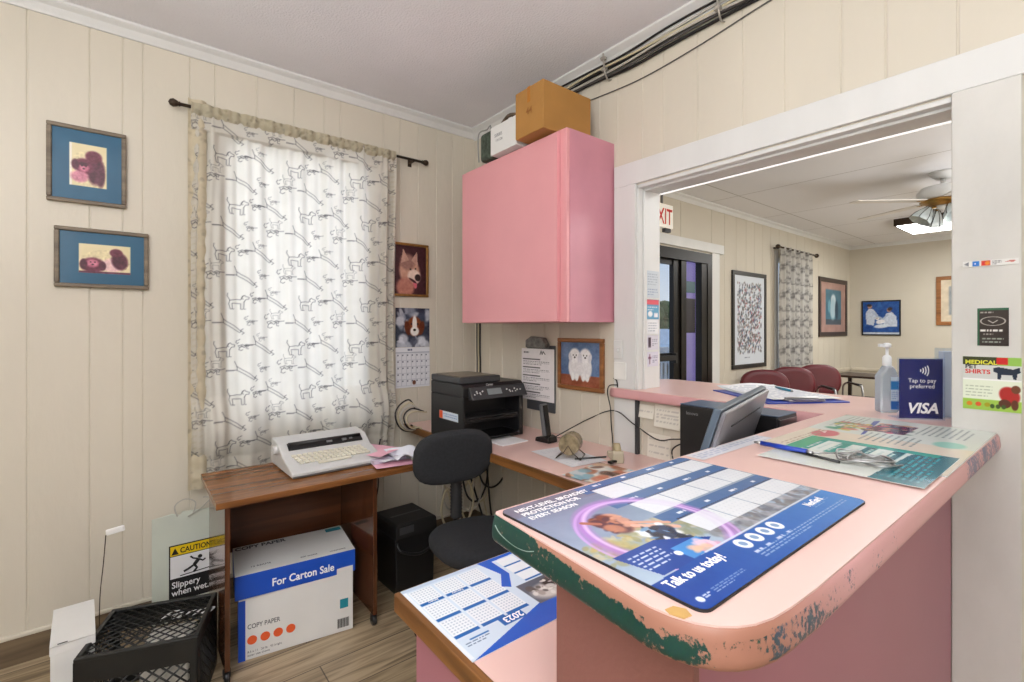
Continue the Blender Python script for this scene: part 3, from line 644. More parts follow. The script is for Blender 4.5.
cv.noise(.02, .02); sheet('schedule', cv, SHEET, t, (-.136, -.022, -.150), zf=lambda X, Y: -.004*np.cos(X*12))

# switch plate and notes on the left casing
t = thing('light_switch', 'white light switch plate on the casing left of the pass-through', 'light switch', (WR-.016, 1.503, 1.245), -PI/2)
q = MB(); q.bx(-.026, .026, -.006, 0, -.045, .045); q.build('plate', WHITE, t, bevel=.003)
q = MB(); q.bx(-.006, .006, -.014, -.005, -.01, .01); q.build('toggle', WHITE, t, bevel=.002)
q = MB(); q.bx(WR-.022, WR-.0155, 1.455, 1.528, 1.10, 1.185); tag(q.build('outlet_cover', mat('offwhite_plastic', hexc(236, 236, 232), .35), bevel=.003), 'blank white cover plate on the casing just above the pink ledge end', 'cover plate')

# stickers and cards on the jamb
def sticker(nm, lb, cat, cv, loc, rz, lets=None, mats=None):
    t = thing(nm, lb, cat, loc, rz); sheet('print', cv, SHEETG, t, (-cv.W/2, -.0022, -cv.H/2))
    q = MB(); q.bx(-cv.W/2, cv.W/2, -.002, -.0002, -cv.H/2, cv.H/2); q.build('backing', PAPER, t)
    if lets: lettering(t, lets, mats, off=.0026)
    return t
jf = OY1-.0225
def jst(nm, lb, cat, cv, z): return sticker(nm, lb, cat, cv, (WR+.105, OY1-.0125, z), 0)
cv = Canvas(.1, .13, .004, hexc(206, 216, 226)); cv.words(.01, .06, .09, .12, 5, hexc(150, 162, 180), .5); cv.words(.01, .01, .09, .045, 3, hexc(120, 140, 180), .4)
jst('posted_notice', 'pale blue printed notice, topmost on the pass-through jamb', 'notice', cv, 1.56)
cv = Canvas(.1, .095, .004, hexc(90, 160, 200)); cv.rect(0, .07, .1, .095, hexc(214, 70, 90)); cv.words(.01, .04, .09, .062, 2, hexc(240, 244, 248), .5); cv.ell(.03, .025, .018, .014, hexc(236, 240, 244)); cv.rect(.06, .01, .09, .03, hexc(240, 240, 246))
jst('sticker', 'blue card with a red header on the pass-through jamb', 'card', cv, 1.44)
cv = Canvas(.09, .07, .004, hexc(232, 234, 238)); cv.words(.01, .01, .08, .06, 4, hexc(130, 140, 160), .4)
jst('business_card', 'plain white card below the red headed card on the jamb', 'card', cv, 1.355)
cv = Canvas(.088, .07, .004, hexc(222, 220, 232)); cv.rect(.008, .012, .03, .06, hexc(70, 50, 70)); cv.words(.038, .015, .082, .055, 4, hexc(140, 140, 160), .4)
jst('business_card', 'white card with a dark portrait on the pass-through jamb', 'card', cv, 1.28)
cv = Canvas(.088, .07, .004, hexc(220, 218, 232)); cv.rect(.017, .012, .023, .06, hexc(90, 30, 60)); cv.rect(.008, .038, .032, .045, hexc(90, 30, 60)); cv.words(.042, .015, .082, .055, 4, hexc(120, 120, 150), .4)
jst('business_card', 'white card with a dark cross, lowest on the pass-through jamb', 'card', cv, 1.20)
# notes under the ledge
def note(nm, lb, y, z, W, H, m=PAPER, curl=.01):
    cv = Canvas(W, H, .006, hexc(232, 228, 216)); cv.words(.01, .01, W-.01, H-.01, max(2, int(H/.012)), hexc(186, 182, 176), .3, int(z*100))
    t = sheet(nm, cv, SHEET, None, (0, 0, 0), zf=lambda X, Y: -.003-curl*(1-Y/H)**2)
    t.location = (WR, y+W/2, z-H/2); t.rotation_euler = (0, 0, -PI/2); return tag(t, lb, 'note')
note('paper_note', 'small slip taped to the wall under the pink ledge, left of the others', 1.355, .965, .09, .06)
note('paper_note', 'wider slip taped to the wall under the pink ledge beside the computer', 1.24, .955, .13, .10)
note('paper_note', 'white sheet taped low on the wall under the ledge behind the black cord', 1.285, .815, .12, .11, curl=.004)

# stickers on the right post
cv = Canvas(.11, .016, .0013, hexc(228, 228, 226)); cv.poly([(.002, .008), (.012, .014), (.012, .002)], hexc(120, 124, 130)); cv.rect(.02, .001, .034, .015, hexc(28, 110, 200)); cv.rect(.038, .001, .056, .015, hexc(208, 70, 40)); cv.ell(.044, .008, .005, .005, hexc(200, 30, 30)); cv.ell(.05, .008, .005, .005, hexc(236, 150, 40), op=.8)
cv.words(.06, .002, .078, .014, 3, hexc(110, 110, 116), .5, 1, 1., .004); cv.poly([(.084, .008), (.1, .006), (.106, .010), (.096, .012)], hexc(200, 120, 110)); cv.words(.024, .006, .031, .010, 1, hexc(255, 255, 255), .8)
P = WR-.0155
sticker('payment_sticker', 'narrow strip of accepted payment card logos high on the right post', 'sticker', cv, (P, .216, 1.53), -PI/2)
cv = Canvas(.062, .104, .0013, hexc(48, 40, 38)); cv.rect(.0, .098, .062, .104, hexc(40, 100, 70)); cv.rect(0, 0, .004, .104, hexc(46, 96, 70)); cv.ring(.031, .068, .024, .012, .08, hexc(210, 206, 200)); cv.line([(.022, .07), (.031, .063), (.04, .07)], .0016, hexc(220, 216, 210))
cv.words(.006, .088, .056, .096, 1, hexc(170, 166, 160), .5, 3, 1, .006); cv.words(.006, .038, .056, .046, 1, hexc(226, 224, 220), .7, 2, 1, .007); cv.words(.012, .028, .05, .036, 1, hexc(150, 146, 140), .5, 4, 1, .006); cv.words(.01, .006, .052, .024, 2, hexc(150, 160, 150), .4, 5, 1, .006)
sticker('dark_card', 'small black card with an oval emblem on the right post above the pet shirts flyer', 'card', cv, (P, .21, 1.353), -PI/2)
cv = Canvas(.116, .148, .0013, hexc(226, 234, 214))
cv.rect(0, .125, .116, .148, hexc(150, 196, 90)); cv.rect(0, .125, .07, .148, hexc(60, 66, 40)); cv.rect(.068, .128, .09, .147, hexc(206, 40, 40)); cv.rect(0, .085, .116, .125, hexc(206, 210, 206))
cv.poly([(.062, .118), (.072, .121), (.1, .116), (.112, .122), (.114, .108), (.108, .104), (.106, .088), (.1, .09), (.098, .1), (.078, .1), (.076, .086), (.07, .088), (.07, .104), (.062, .108)], hexc(34, 48, 66))
cv.rect(.0, .083, .116, .087, hexc(240, 242, 240)); cv.rect(0, 0, .116, .03, hexc(156, 196, 80)); cv.words(.006, .035, .06, .07, 4, hexc(170, 180, 160), .3, 3, 1, .008)
cv.ell(.093, .045, .019, .024, hexc(176, 44, 40), .4, .2); cv.ell(.105, .062, .009, .011, hexc(110, 66, 44)); cv.ell(.084, .022, .012, .012, hexc(90, 50, 34)); cv.ell(.103, .02, .007, .014, hexc(100, 56, 38))
for k, c in enumerate(((214, 130, 40), (220, 90, 50), (170, 160, 40))): cv.ell(.014+k*.018, .016, .006, .006, w3(c))
for k in range(3): cv.ell(.06+k*.011, .013, .0045, .006, hexc(60, 84, 40))
sticker('pet_shirts_flyer', 'green flyer for medical pet shirts pinned to the right post beside the payment sign', 'flyer', cv, (P, .213, 1.196), -PI/2,
        [('MEDICAL', .0155, -.053, .0535, 0, {'bold': .03}), ('PET', .0155, -.053, .041, 1, {'bold': .03}), ('SHIRTS', .0165, -.053, .027, 2, {'bold': .03})], [mat('lime_ink', hexc(224, 224, 60), .5), INK, RED])

# ------------------------------------------------------------------ reception counter (peninsula + pass-through ledge)
ctr = thing('reception_counter', 'pink laminate reception counter with worn green edge, running through the pass-through', 'counter', (0, 0, 0))
def arc(cx, cy, r, a0, a1, n=8): return [(cx+r*math.cos(math.radians(a0+(a1-a0)*i/n)), cy+r*math.sin(math.radians(a0+(a1-a0)*i/n))) for i in range(n+1)]
cw = WR-.0155
poly = [(.462, .613)]+arc(.462, .600, .013, 90, 180, 3)[1:]+arc(.506, .269, .078, 176, 270, 12)+[(1.89, .193), (1.89, .152), (cw-.001, .152) ,(cw-.001, .297), (2.058, .297), (2.058, .02)]
poly = [(.462, .613)]+arc(.459, .603, .010, 90, 180, 3)[1:]+[(.4245, .304), (.428, .280), (.436, .258), (.448, .241), (.463, .228), (.481, .219), (.506, .2125), (.54, .209), (.60, .2065), (cw-.0005, .199), (cw-.0005, .297), (2.058, .297), (2.058, .02)]
poly += arc(2.36, .08, .06, 270, 360, 5)+arc(2.34, 1.53, .08, 0, 90, 7)+[(2.05, 1.61), (2.05, 1.405), (cw-.0005, 1.405), (cw-.0005, 1.535), (1.842, 1.535), (1.842, .613)]
def resample(poly, step=.03):
    out = []
    for i in range(len(poly)):
        a = Vector(poly[i]); b = Vector(poly[(i+1) % len(poly)]); n = max(1, int((b-a).length/step))
        for k in range(n): out.append(a.lerp(b, k/n))
    return out
pp = resample(poly); ZT, TH = 1.06, .046
def inset(pp, d):
    n = len(pp); out = []
    for i in range(n):
        a = pp[i]-pp[i-1]; b = pp[(i+1) % n]-pp[i]
        na = Vector((-a.y, a.x)).normalized(); nb = Vector((-b.y, b.x)).normalized(); m = (na+nb)
        m = m.normalized()/max(.5, m.normalized().dot(na)) if m.length > .1 else na
        out.append(pp[i]+m*d)
    return out
q = MB(); A = inset(pp, .0015)
top = [q.bm.verts.new((p.x, p.y, ZT)) for p in A]; bot = [q.bm.verts.new((p.x, p.y, ZT-.003)) for p in A]
ft = q.bm.faces.new(top); fb = q.bm.faces.new(bot[::-1])
for i in range(len(A)): q.bm.faces.new((top[i], bot[i], bot[(i+1) % len(A)], top[(i+1) % len(A)]))
bmesh.ops.triangulate(q.bm, faces=[ft, fb])
q.build('countertop', PINK, ctr)
def edge_mat():
    m = bpy.data.materials.new('worn_painted_edge'); m.use_nodes = True
    nt = m.node_tree; N = nt.nodes; L = nt.links; b = N['Principled BSDF']
    at = N.new('ShaderNodeAttribute'); at.attribute_name = 'Col'; sp = N.new('ShaderNodeSeparateColor'); L.new(at.outputs['Color'], sp.inputs[0])
    tc = N.new('ShaderNodeTexCoord')
    mp = N.new('ShaderNodeMapping'); mp.inputs['Scale'].default_value = (1, 1, .8); mp.inputs['Rotation'].default_value = (.5, .4, 0); L.new(tc.outputs['Object'], mp.inputs[0])
    nz = N.new('ShaderNodeTexNoise'); nz.inputs['Scale'].default_value = 170; nz.inputs['Detail'].default_value = 6; nz.inputs['Roughness'].default_value = .68; L.new(mp.outputs[0], nz.inputs['Vector'])
    n2 = N.new('ShaderNodeTexNoise'); n2.inputs['Scale'].default_value = 24; n2.inputs['Detail'].default_value = 3; L.new(mp.outputs[0], n2.inputs['Vector'])
    ad = N.new('ShaderNodeMath'); ad.operation = 'MULTIPLY_ADD'; ad.inputs[1].default_value = .7; L.new(n2.outputs['Fac'], ad.inputs[0]); L.new(nz.outputs['Fac'], ad.inputs[2])  # .7*n2+nz
    a2 = N.new('ShaderNodeMath'); a2.operation = 'ADD'; L.new(ad.outputs[0], a2.inputs[0]); L.new(sp.outputs[0], a2.inputs[1])
    cr = N.new('ShaderNodeValToRGB'); cr.color_ramp.elements[0].position = .0; cr.color_ramp.elements[1].position = .5
    sb = N.new('ShaderNodeMath'); sb.operation = 'SUBTRACT'; sb.inputs[1].default_value = 1.02; L.new(a2.outputs[0], sb.inputs[0])
    ml = N.new('ShaderNodeMath'); ml.operation = 'MULTIPLY'; ml.inputs[1].default_value = 12; ml.use_clamp = True; L.new(sb.outputs[0], ml.inputs[0])
    base = N.new('ShaderNodeMix'); base.data_type = 'RGBA'; base.inputs[6].default_value = lin(hexc(212, 160, 162))+(1,); base.inputs[7].default_value = lin(hexc(164, 116, 98))+(1,); L.new(sp.outputs[2], base.inputs[0])
    dark = N.new('ShaderNodeMix'); dark.data_type = 'RGBA'; dark.inputs[6].default_value = lin(hexc(26, 74, 66))+(1,); dark.inputs[7].default_value = lin(hexc(118, 124, 160))+(1,); L.new(sp.outputs[1], dark.inputs[0])
    v = N.new('ShaderNodeMix'); v.data_type = 'RGBA'; v.blend_type = 'MULTIPLY'; v.inputs[0].default_value = .55; L.new(dark.outputs[2], v.inputs[6]); L.new(nz.outputs['Color'], v.inputs[7])
    mx = N.new('ShaderNodeMix'); mx.data_type = 'RGBA'; L.new(ml.outputs[0], mx.inputs[0]); L.new(base.outputs[2], mx.inputs[6]); L.new(v.outputs[2], mx.inputs[7])
    L.new(mx.outputs[2], b.inputs['Base Color']); b.inputs['Roughness'].default_value = .38
    bp = N.new('ShaderNodeBump'); bp.inputs['Strength'].default_value = .25; bp.inputs['Distance'].default_value = .002; L.new(ml.outputs[0], bp.inputs['Height']); L.new(bp.outputs[0], b.inputs['Normal'])
    return m
q = MB(); rings = []
prof = [(ZT-.0022, .0012), (ZT-.005, -.0005), (ZT-.009, -.0015), (ZT-.013, -.0025), (ZT-.018, -.003), (ZT-.023, -.0035), (ZT-.028, -.004), (ZT-.033, -.004), (ZT-.038, -.0035), (ZT-.043, -.001), (ZT-TH, .004)]
for z, d in prof: rings.append([q.bm.verts.new((p.x, p.y, z)) for p in inset(pp, d)])
cl = q.bm.loops.layers.float_color.new('Col')
n = len(pp)
for i in range(len(rings)-1):
    for k in range(n):
        f = q.bm.faces.new((rings[i][k], rings[i+1][k], rings[i+1][(k+1) % n], rings[i][(k+1) % n])); f.smooth = True
fb = q.bm.faces.new(rings[-1][::-1]); bmesh.ops.triangulate(q.bm, faces=[fb])
def wear(x, y, z):
    """red: paint left, green: bluish tint, blue: bare brown"""
    w, tq, br = -.6, 0., 0.
    v = (ZT-z)/TH
    if x < .50 and y < .65:
        br = 1.; top = max(0., min(.5, (.56-y)*1.9))      # bare strip along the top widens towards the corner
        w = .44 if v > top else .44-(top-v)*4
        if y < .29: w = min(w, .38-(.29-y)*5)
        if v > .93: w -= .2
        w = max(w, .11 if .25 < v < .9 else -.5)
    elif y < .26 and x < 1.86:
        br = max(0, 1-(x-.5)/.2); w = .20-(max(0, x-.58))*.75 if .15 < v < .92 else -.35
        tq = .35
        if x > 1.40: w = .22; tq = 1.
    return w, tq, br
for f in q.bm.faces:
    for l in f.loops:
        w, tq, br = wear(*l.vert.co); l[cl] = (w, tq, br, 1)
q.build('edge_band', edge_mat(), ctr)
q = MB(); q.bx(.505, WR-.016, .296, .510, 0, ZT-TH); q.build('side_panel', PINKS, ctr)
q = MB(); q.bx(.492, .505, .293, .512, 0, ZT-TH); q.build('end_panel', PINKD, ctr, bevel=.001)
q = MB(); q.prism([(.429, .282), (.433, .268), (.444, .266), (.450, .276), (.444, .287), (.432, .289)], ZT-.0002, ZT+.0008); q.build('glue_chip', mat('amber_glue', hexc(200, 160, 96), .35), ctr)
q = MB(); q.tube([(.4455, .60, 1.044), (.4443, .585, 1.036), (.4413, .55, 1.032), (.4390, .52, 1.035), (.4380, .50, 1.042)], .0009, 5); q.build('scratch', mat('pale_scratch', hexc(150, 170, 160), .4), ctr)
q = MB(); q.bx(WR-.02, WR-.001, 1.39, 1.404, .735, 1.013); tag(q.build('support_strip', DGREY), 'thin dark upright strip under the left end of the pink ledge', 'bracket')

# lower pink desktop and wall desk (one continuous L with oak edge)
lower = thing('lower_desk', 'low pink topped desk with oak edge behind the counter and along the right wall', 'desk', (0, 0, 0))
DZ = .76
q = MB(); q.prism([(.478, .515), (WR-.002, .515), (WR-.002, WL-.02), (1.345, WL-.02), (1.345, .985), (.478, .985)], DZ-.026, DZ); q.build('desktop', PINK, lower)
EW = wood_mat('worn_oak_edge', hexc(88, 54, 24), hexc(148, 100, 52), 1, .4)
q = MB(); q.bx(.462, .4785, .515, 1.0, DZ-.04, DZ+.0005); q.bx(.4785, 1.345, .985, 1.0, DZ-.04, DZ+.0005); q.bx(1.33, 1.3455, 1.0, WL-.02, DZ-.04, DZ+.0005); q.build('oak_edge', EW, lower, bevel=.003)
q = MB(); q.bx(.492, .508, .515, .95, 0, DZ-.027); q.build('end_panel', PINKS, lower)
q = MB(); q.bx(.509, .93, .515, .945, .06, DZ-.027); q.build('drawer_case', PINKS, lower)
for k in range(3):
    z0 = .08+k*.215; q = MB(); q.bx(.515, .925, .946, .962, z0, z0+.2); d = q.build('drawer', PINKC, lower, bevel=.002)
    q = MB(); q.tube([(.53, .963, z0+.10), (.53, .985, z0+.105), (.66, .985, z0+.105), (.66, .963, z0+.10)], .006, 8, False); q.sph((.53, .966, z0+.1), .012); q.sph((.66, .966, z0+.1), .012); q.build('handle', BLACK, d)
q = MB(); q.bx(WR-.03, WR-.003, 1.02, 2.70, DZ-.09, DZ-.027); q.build('wall_cleat', WOODE, lower)

# ------------------------------------------------------------------ big advertising mat on the counter
t = thing('counter_mat', 'large blue advertising calendar mat on the near end of the pink counter', 'mat', (.455, .258, ZT))
MW, MH = .505, .342
def mv(u, v): return (u*MW, v*MH)
cv = Canvas(MW, MH, .0012, hexc(150, 172, 198))
for k in range(60):
    v = k/60; cv.rect(0, v*MH, MW, (v+.02)*MH, tuple(a*(1-v)+b*v for a, b in zip(hexc(176, 196, 214), hexc(112, 128, 156))))
cv.noise(.05, .06); cv.rect(0, .88*MH, .42*MW, MH, hexc(112, 116, 134)); cv.ell(.2*MW, .86*MH, .2*MW, .06*MH, hexc(122, 134, 158), 0, .8, .8)
cv.blotches(160, .0, .34*MH, .26*MW, .5*MH, .008, [hexc(184, 168, 110), hexc(150, 148, 96), hexc(200, 190, 150), hexc(160, 170, 150)], 5, .6)
cv.blotches(120, .2*MW, .3*MH, .46*MW, .5*MH, .010, [hexc(168, 160, 120), hexc(140, 146, 120), hexc(196, 190, 176)], 6, .6)
cv.blotches(260, .36*MW, .17*MH, MW, .31*MH, .008, [hexc(140, 144, 152), hexc(108, 112, 124), hexc(170, 170, 176), hexc(120, 116, 116)], 7, .6)
for (u0, v0, u1, v1) in ((.32, .90, 1., 1.), (.30, .685, 1., .775), (.33, .435, 1., .525)): cv.rect(u0*MW, v0*MH, u1*MW, v1*MH, hexc(74, 108, 156))
for r_, (v0, v1, u0) in enumerate(((.78, .925, .36), (.54, .685, .36), (.29, .435, .375))):
    for k in range(4):
        a = u0+k*(1-u0)/4; b = a+(1-u0)/4-.006
        cv.rect(a*MW, v0*MH, b*MW, v1*MH, hexc(222, 226, 232))
        for i in range(7):
            for j in range(5): cv.ell((a+.008+i*.0215)*MW, (v0+.015+j*.027)*MH, .0016, .0014, hexc(196, 204, 216), 0, .5, .7)
    for k in range(46): cv.rect((u0+k*.0139)*MW, (v1+.002)*MH, (u0+k*.0139+.009)*MW, (v1+.014)*MH, hexc(30, 44, 84))
    for k in range(4): cv.words((u0+.04+k*.16)*MW, (v1+.03)*MH, (u0+.09+k*.16)*MW, (v1+.06)*MH, 1, hexc(220, 230, 244), .6, k, 1, .01)
PURP, PURL = hexc(176, 128, 206), hexc(226, 196, 240)
cv.ring(.275*MW, .46*MH, .205*MW, .315*MH, .15, PURP, .9); cv.ring(.277*MW, .46*MH, .195*MW, .305*MH, .045, PURL, .9); cv.ring(.265*MW, .44*MH, .225*MW, .34*MH, .03, hexc(210, 170, 232), .8)
for (v0, v1) in ((.78, .925), (.54, .685), (.29, .435)): cv.mix(.82*((cv.X > .372*MW)&(cv.X < .5*MW)&(cv.Y > v0*MH)&(cv.Y < v1*MH)), hexc(222, 226, 234))
# running person and dog
cv.ell(.175*MW, .655*MH, .012, .010, hexc(110, 62, 48), 0, .4); cv.blotches(70, .16*MW, .52*MH, .245*MW, .66*MH, .011, [hexc(122, 70, 54), hexc(190, 130, 104), hexc(90, 60, 66), hexc(216, 160, 136), hexc(70, 56, 80)], 12, .9)
cv.line([(.235*MW, .52*MH), (.33*MW, .40*MH)], .010, hexc(226, 176, 158)); cv.line([(.24*MW, .56*MH), (.335*MW, .45*MH)], .008, hexc(214, 160, 140)); cv.line([(.165*MW, .62*MH), (.13*MW, .67*MH)], .009, hexc(170, 110, 90))
cv.blotches(60, .21*MW, .30*MH, .30*MW, .47*MH, .009, [hexc(50, 62, 90), hexc(110, 150, 190), hexc(236, 240, 246), hexc(40, 44, 60)], 13, .9)
# blue product panel + bottom band
cv.poly([mv(.03, .385), mv(.195, .385), mv(.30, .30), mv(.34, .26), mv(.20, .19), mv(.06, .20)], hexc(32, 70, 150)) ; cv.rect(.19*MW, .2*MH, .31*MW, .3*MH, hexc(70, 140, 210))
cv.words(.055*MW, .24*MH, .17*MW, .355*MH, 5, hexc(200, 216, 240), .35, 3, 1, .01); cv.ell(.185*MW, .26*MH, .006, .006, hexc(240, 246, 250))
cv.blotches(16, .24*MW, .20*MH, .31*MW, .27*MH, .009, [hexc(240, 190, 160), hexc(230, 200, 220), hexc(226, 160, 190)], 19, .8)
for k in range(80):
    u = k/80; c = tuple(a*(1-u)+b*u for a, b in zip(hexc(24, 66, 150), hexc(66, 132, 204)))
    cv.poly([mv(u, 0), mv(u+.014, 0), mv(u+.014, .195 if u > .25 else .20-.05*(.25-u)), mv(u, .195 if u > .25 else .2-.05*(.25-u))], c)
cv.rect(.24*MW, .197*MH, MW, .206*MH, hexc(206, 216, 232))
for k in range(4):
    cx, cy = (.365+k*.063)*MW, .148*MH; cv.ell(cx, cy, .0125, .0125, hexc(238, 244, 250)); cv.ell(cx, cy, .006, .006, hexc(130, 160, 200)); cv.words(cx-.012, cy-.026, cx+.012, cy-.018, 1, hexc(190, 208, 234), .6, k, 1, .008)
cv.words(.34*MW, .04*MH, .95*MW, .085*MH, 3, hexc(150, 182, 222), .35, 3, 1, .008); cv.words(.09*MW, .03*MH, .235*MW, .06*MH, 3, hexc(140, 172, 216), .35, 5, 1, .006); cv.ell(.035*MW, .045*MH, .005, .005, hexc(220, 232, 246)); cv.words(.05*MW, .035*MH, .078*MW, .055*MH, 2, hexc(220, 232, 246), .5, 5, 1, .006)
cv.words(.80*MW, .115*MH, .93*MW, .15*MH, 3, hexc(130, 170, 220), .35, 6, 1, .008); cv.noise(.012, .01)
sheet('printed_face', cv, SHEETG, t, (0, 0, .0036), 'flat', round_=.013)
rb = .014
q = MB(); q.prism([(rb-.001+rb*math.cos(a)*1.0 if sx < 0 else MW-rb+.001+rb*math.cos(a), (rb-.001 if sy < 0 else MH-rb+.001)+rb*math.sin(a)) for sx, sy, a0 in ((1, 1, 0), (-1, 1, 90), (-1, -1, 180), (1, -1, 270)) for a in [math.radians(a0+15*k) for k in range(7)]], .0003, .0034); q.build('rubber_base', BLACKM, t)
lettering(t, [('Talk to us today!', .0215, .012, .045, 0, {'bold': .02, 'sx': .80}), ('NEXT-LEVEL, BROADEST', .0155, .016, 0.318, 0, {'bold': .008, 'sx': .95}), ('PROTECTION FOR', .0155, .016, 0.301, 0, {'bold': .008, 'sx': .95}),
              ('EVERY SEASON', .0155, .016, 0.284, 0, {'bold': .008, 'sx': .95}), ('NexGard', .018, .40, .047, 0, {'bold': .02, 'sx': .8})], [TWHITE], 'flat', .0040)

# desk calendar under the counter edge (printed to be read from the far side)
t = thing('desk_calendar', 'blue and white 2023 desk calendar sheet lying on the low pink desk', 'calendar', (.475, .706, DZ+.0005))
W2, H2 = .43, .288
cv = Canvas(W2, H2, .0013, hexc(206, 222, 238)); BL = hexc(22, 92, 196); BD = hexc(26, 96, 170)
cv.rect(0, .006, .008, H2, hexc(228, 236, 246)); cv.rect(0, H2-.012, W2, H2, hexc(188, 206, 228))
cv.poly([(.004, 0), (.25, 0), (.25, .06), (.20, .055), (.11, .012)], BL) ; cv.poly([(.004, 0), (.43, 0), (.43, .075), (.235, .07)], BL)
for j in range(3):
    for i in range(3):
        x, y = .010+i*.063, .215-j*.068
        cv.rect(x, y, x+.056, y+.055, hexc(232, 238, 244)); cv.rect(x, y-.009, x+.056, y+.001, BD)
        for a in range(7):
            for b in range(6): cv.rect(x+.004+a*.0074, y+.006+b*.0085, x+.008+a*.0074, y+.010+b*.0085, hexc(176, 190, 208))
cv.poly([(.205, .288), (.24, .288), (.24, .2), (.207, .15), (.190, .165), (.222, .21)], BL); cv.poly([(.205, .288), (.43, .288), (.43, .28), (.215, .272)], BL)
for j in range(3):
    for i in range(3):
        x, y = .25+i*.06, .236-j*.04; cv.rect(x, y, x+.052, y+.033, hexc(232, 238, 244)); cv.rect(x, y-.006, x+.052, y, BD)
cv.rect(.215, .06, .32, .145, hexc(90, 98, 110)); cv.ell(.27, .09, .045, .03, hexc(206, 200, 196), 0, .5); cv.ell(.29, .115, .02, .018, hexc(60, 54, 52), 0, .5); cv.blotches(30, .23, .07, .32, .13, .008, [hexc(230, 226, 222), hexc(90, 84, 80), hexc(160, 150, 144)], 3)
cv.rect(.03, .052, .074, .056, BD); cv.words(.016, .036, .07, .05, 2, hexc(90, 110, 140), .4, 2, 1, .008)
cv.rect(.085, .018, .135, .037, hexc(60, 120, 190)) if False else None
cv.rect(.108, .046, .166, .072, BD)
sheet('printed_face', cv, SHEETG, t, (0, 0, .0012), 'flat'); q = MB(); q.bx(0, W2, 0, H2, 0, .001); q.build('paper', PAPERB, t)
lettering(t, [('2023', .025, .163, .068, 0, {'bold': .02, 'rot': PI, 'sx': .95}), ('January', .008, .052, .2135, 0, {'rot': PI}), ('February', .008, .116, .2135, 0, {'rot': PI})], [TWHITE], 'flat', .0015)

# ------------------------------------------------------------------ newsletters near the post
t = thing('newsletter', 'cream newsletter spread with a pink map on the counter before the payment sign', 'newsletter', (0, 0, ZT))
W3, H3 = .62, .352; OX, OY = 1.24, .203
cv = Canvas(W3, H3, .002, hexc(222, 220, 206)); cv.rect(0, 0, .3, H3, hexc(226, 214, 196)); cv.rect(.3, 0, W3, H3, hexc(214, 222, 216))
cv.ell(.25, .292, .05, .03, hexc(206, 110, 120), 0, .2); cv.poly([(.25, .292), (.29, .30), (.28, .316)], hexc(240, 200, 200)); cv.words(.04, .29, .3, .325, 3, hexc(170, 150, 130), .35, 3, 1, .02)
cv.poly([(.30, .225), (.32, .22), (.58, .25), (.56, .262)], hexc(90, 100, 170)); cv.blotches(30, .34, .24, .48, .32, .014, [hexc(200, 180, 80), hexc(60, 140, 110), hexc(210, 120, 100)], 3)
cv.rect(.38, .15, .54, .235, hexc(120, 60, 80)); cv.blotches(40, .38, .15, .54, .235, .012, [hexc(200, 90, 110), hexc(50, 60, 80), hexc(214, 180, 150), hexc(80, 110, 90)], 8)
cv.words(.24, .1, .36, .22, 8, hexc(140, 150, 150), .35, 3, 1, .012); cv.words(.42, .03, .6, .14, 8, hexc(140, 150, 150), .35, 4, 1, .012); cv.ell(.33, .05, .04, .03, hexc(150, 206, 190), 0, .3); cv.words(.38, .26, .6, .33, 5, hexc(150, 156, 150), .35, 4, 1, .012)
sheet('printed_pages', cv, SHEETG, t, (OX, OY, .0030), 'flat', lambda X, Y: .0006*np.sin(X*20)); q = MB(); q.bx(OX, OX+W3-.0005, OY, OY+H3-.0005, .0003, .0018); q.build('paper', PAPER, t)
t = thing('flyer', 'teal and white striped flyer on the counter under the blue counter pen', 'flyer', (0, 0, ZT))
W4, H4 = .315, .29
cv = Canvas(W4, H4, .0018, hexc(220, 226, 220)); TL, TD = hexc(42, 150, 140), hexc(24, 108, 122)
cv.rect(.15, 0, W4, H4, hexc(220, 232, 228)); cv.poly([(0, 0), (W4, 0), (W4, .06), (.27, .075), (.0, .085)], TD)
cv.words(.03, .01, .28, .065, 5, hexc(80, 160, 170), .35, 5, 1, .03)
for k in range(4):
    y = .085+k*.052; cv.rect(.15, y, .28, y+.022, TL if k > 1 else TD)
cv.rect(.28, .03, W4, H4, hexc(54, 160, 148)); cv.rect(.14, .255, W4, H4, hexc(70, 168, 130)); cv.words(.17, .09, .26, .26, 8, hexc(190, 214, 212), .3, 8, 1, .014)
sheet('printed_face', cv, SHEETG, t, (1.108, .212, .0046), 'flat'); q = MB(); q.bx(1.108, 1.108+W4, .212, .212+H4, .0034, .0042); q.build('paper', PAPER, t)
t.rotation_euler = (0, 0, 0)
q = MB(); q.prism([(1.02, .598), (1.135, .60), (1.19, .665-.055), (1.06, .612)], 0, .001) if False else None
cv = Canvas(.34, .045, .003, hexc(214, 214, 220)); cv.words(.01, .008, .33, .037, 3, hexc(150, 160, 190), .35, 3, 1, .02)
o = sheet('paper_strip', cv, SHEET, None, (0, 0, 0), 'flat'); o.location = (.985, .562, ZT+.0012); tag(o, 'pale printed strip lying on the counter along its back edge under the monitor', 'paper')
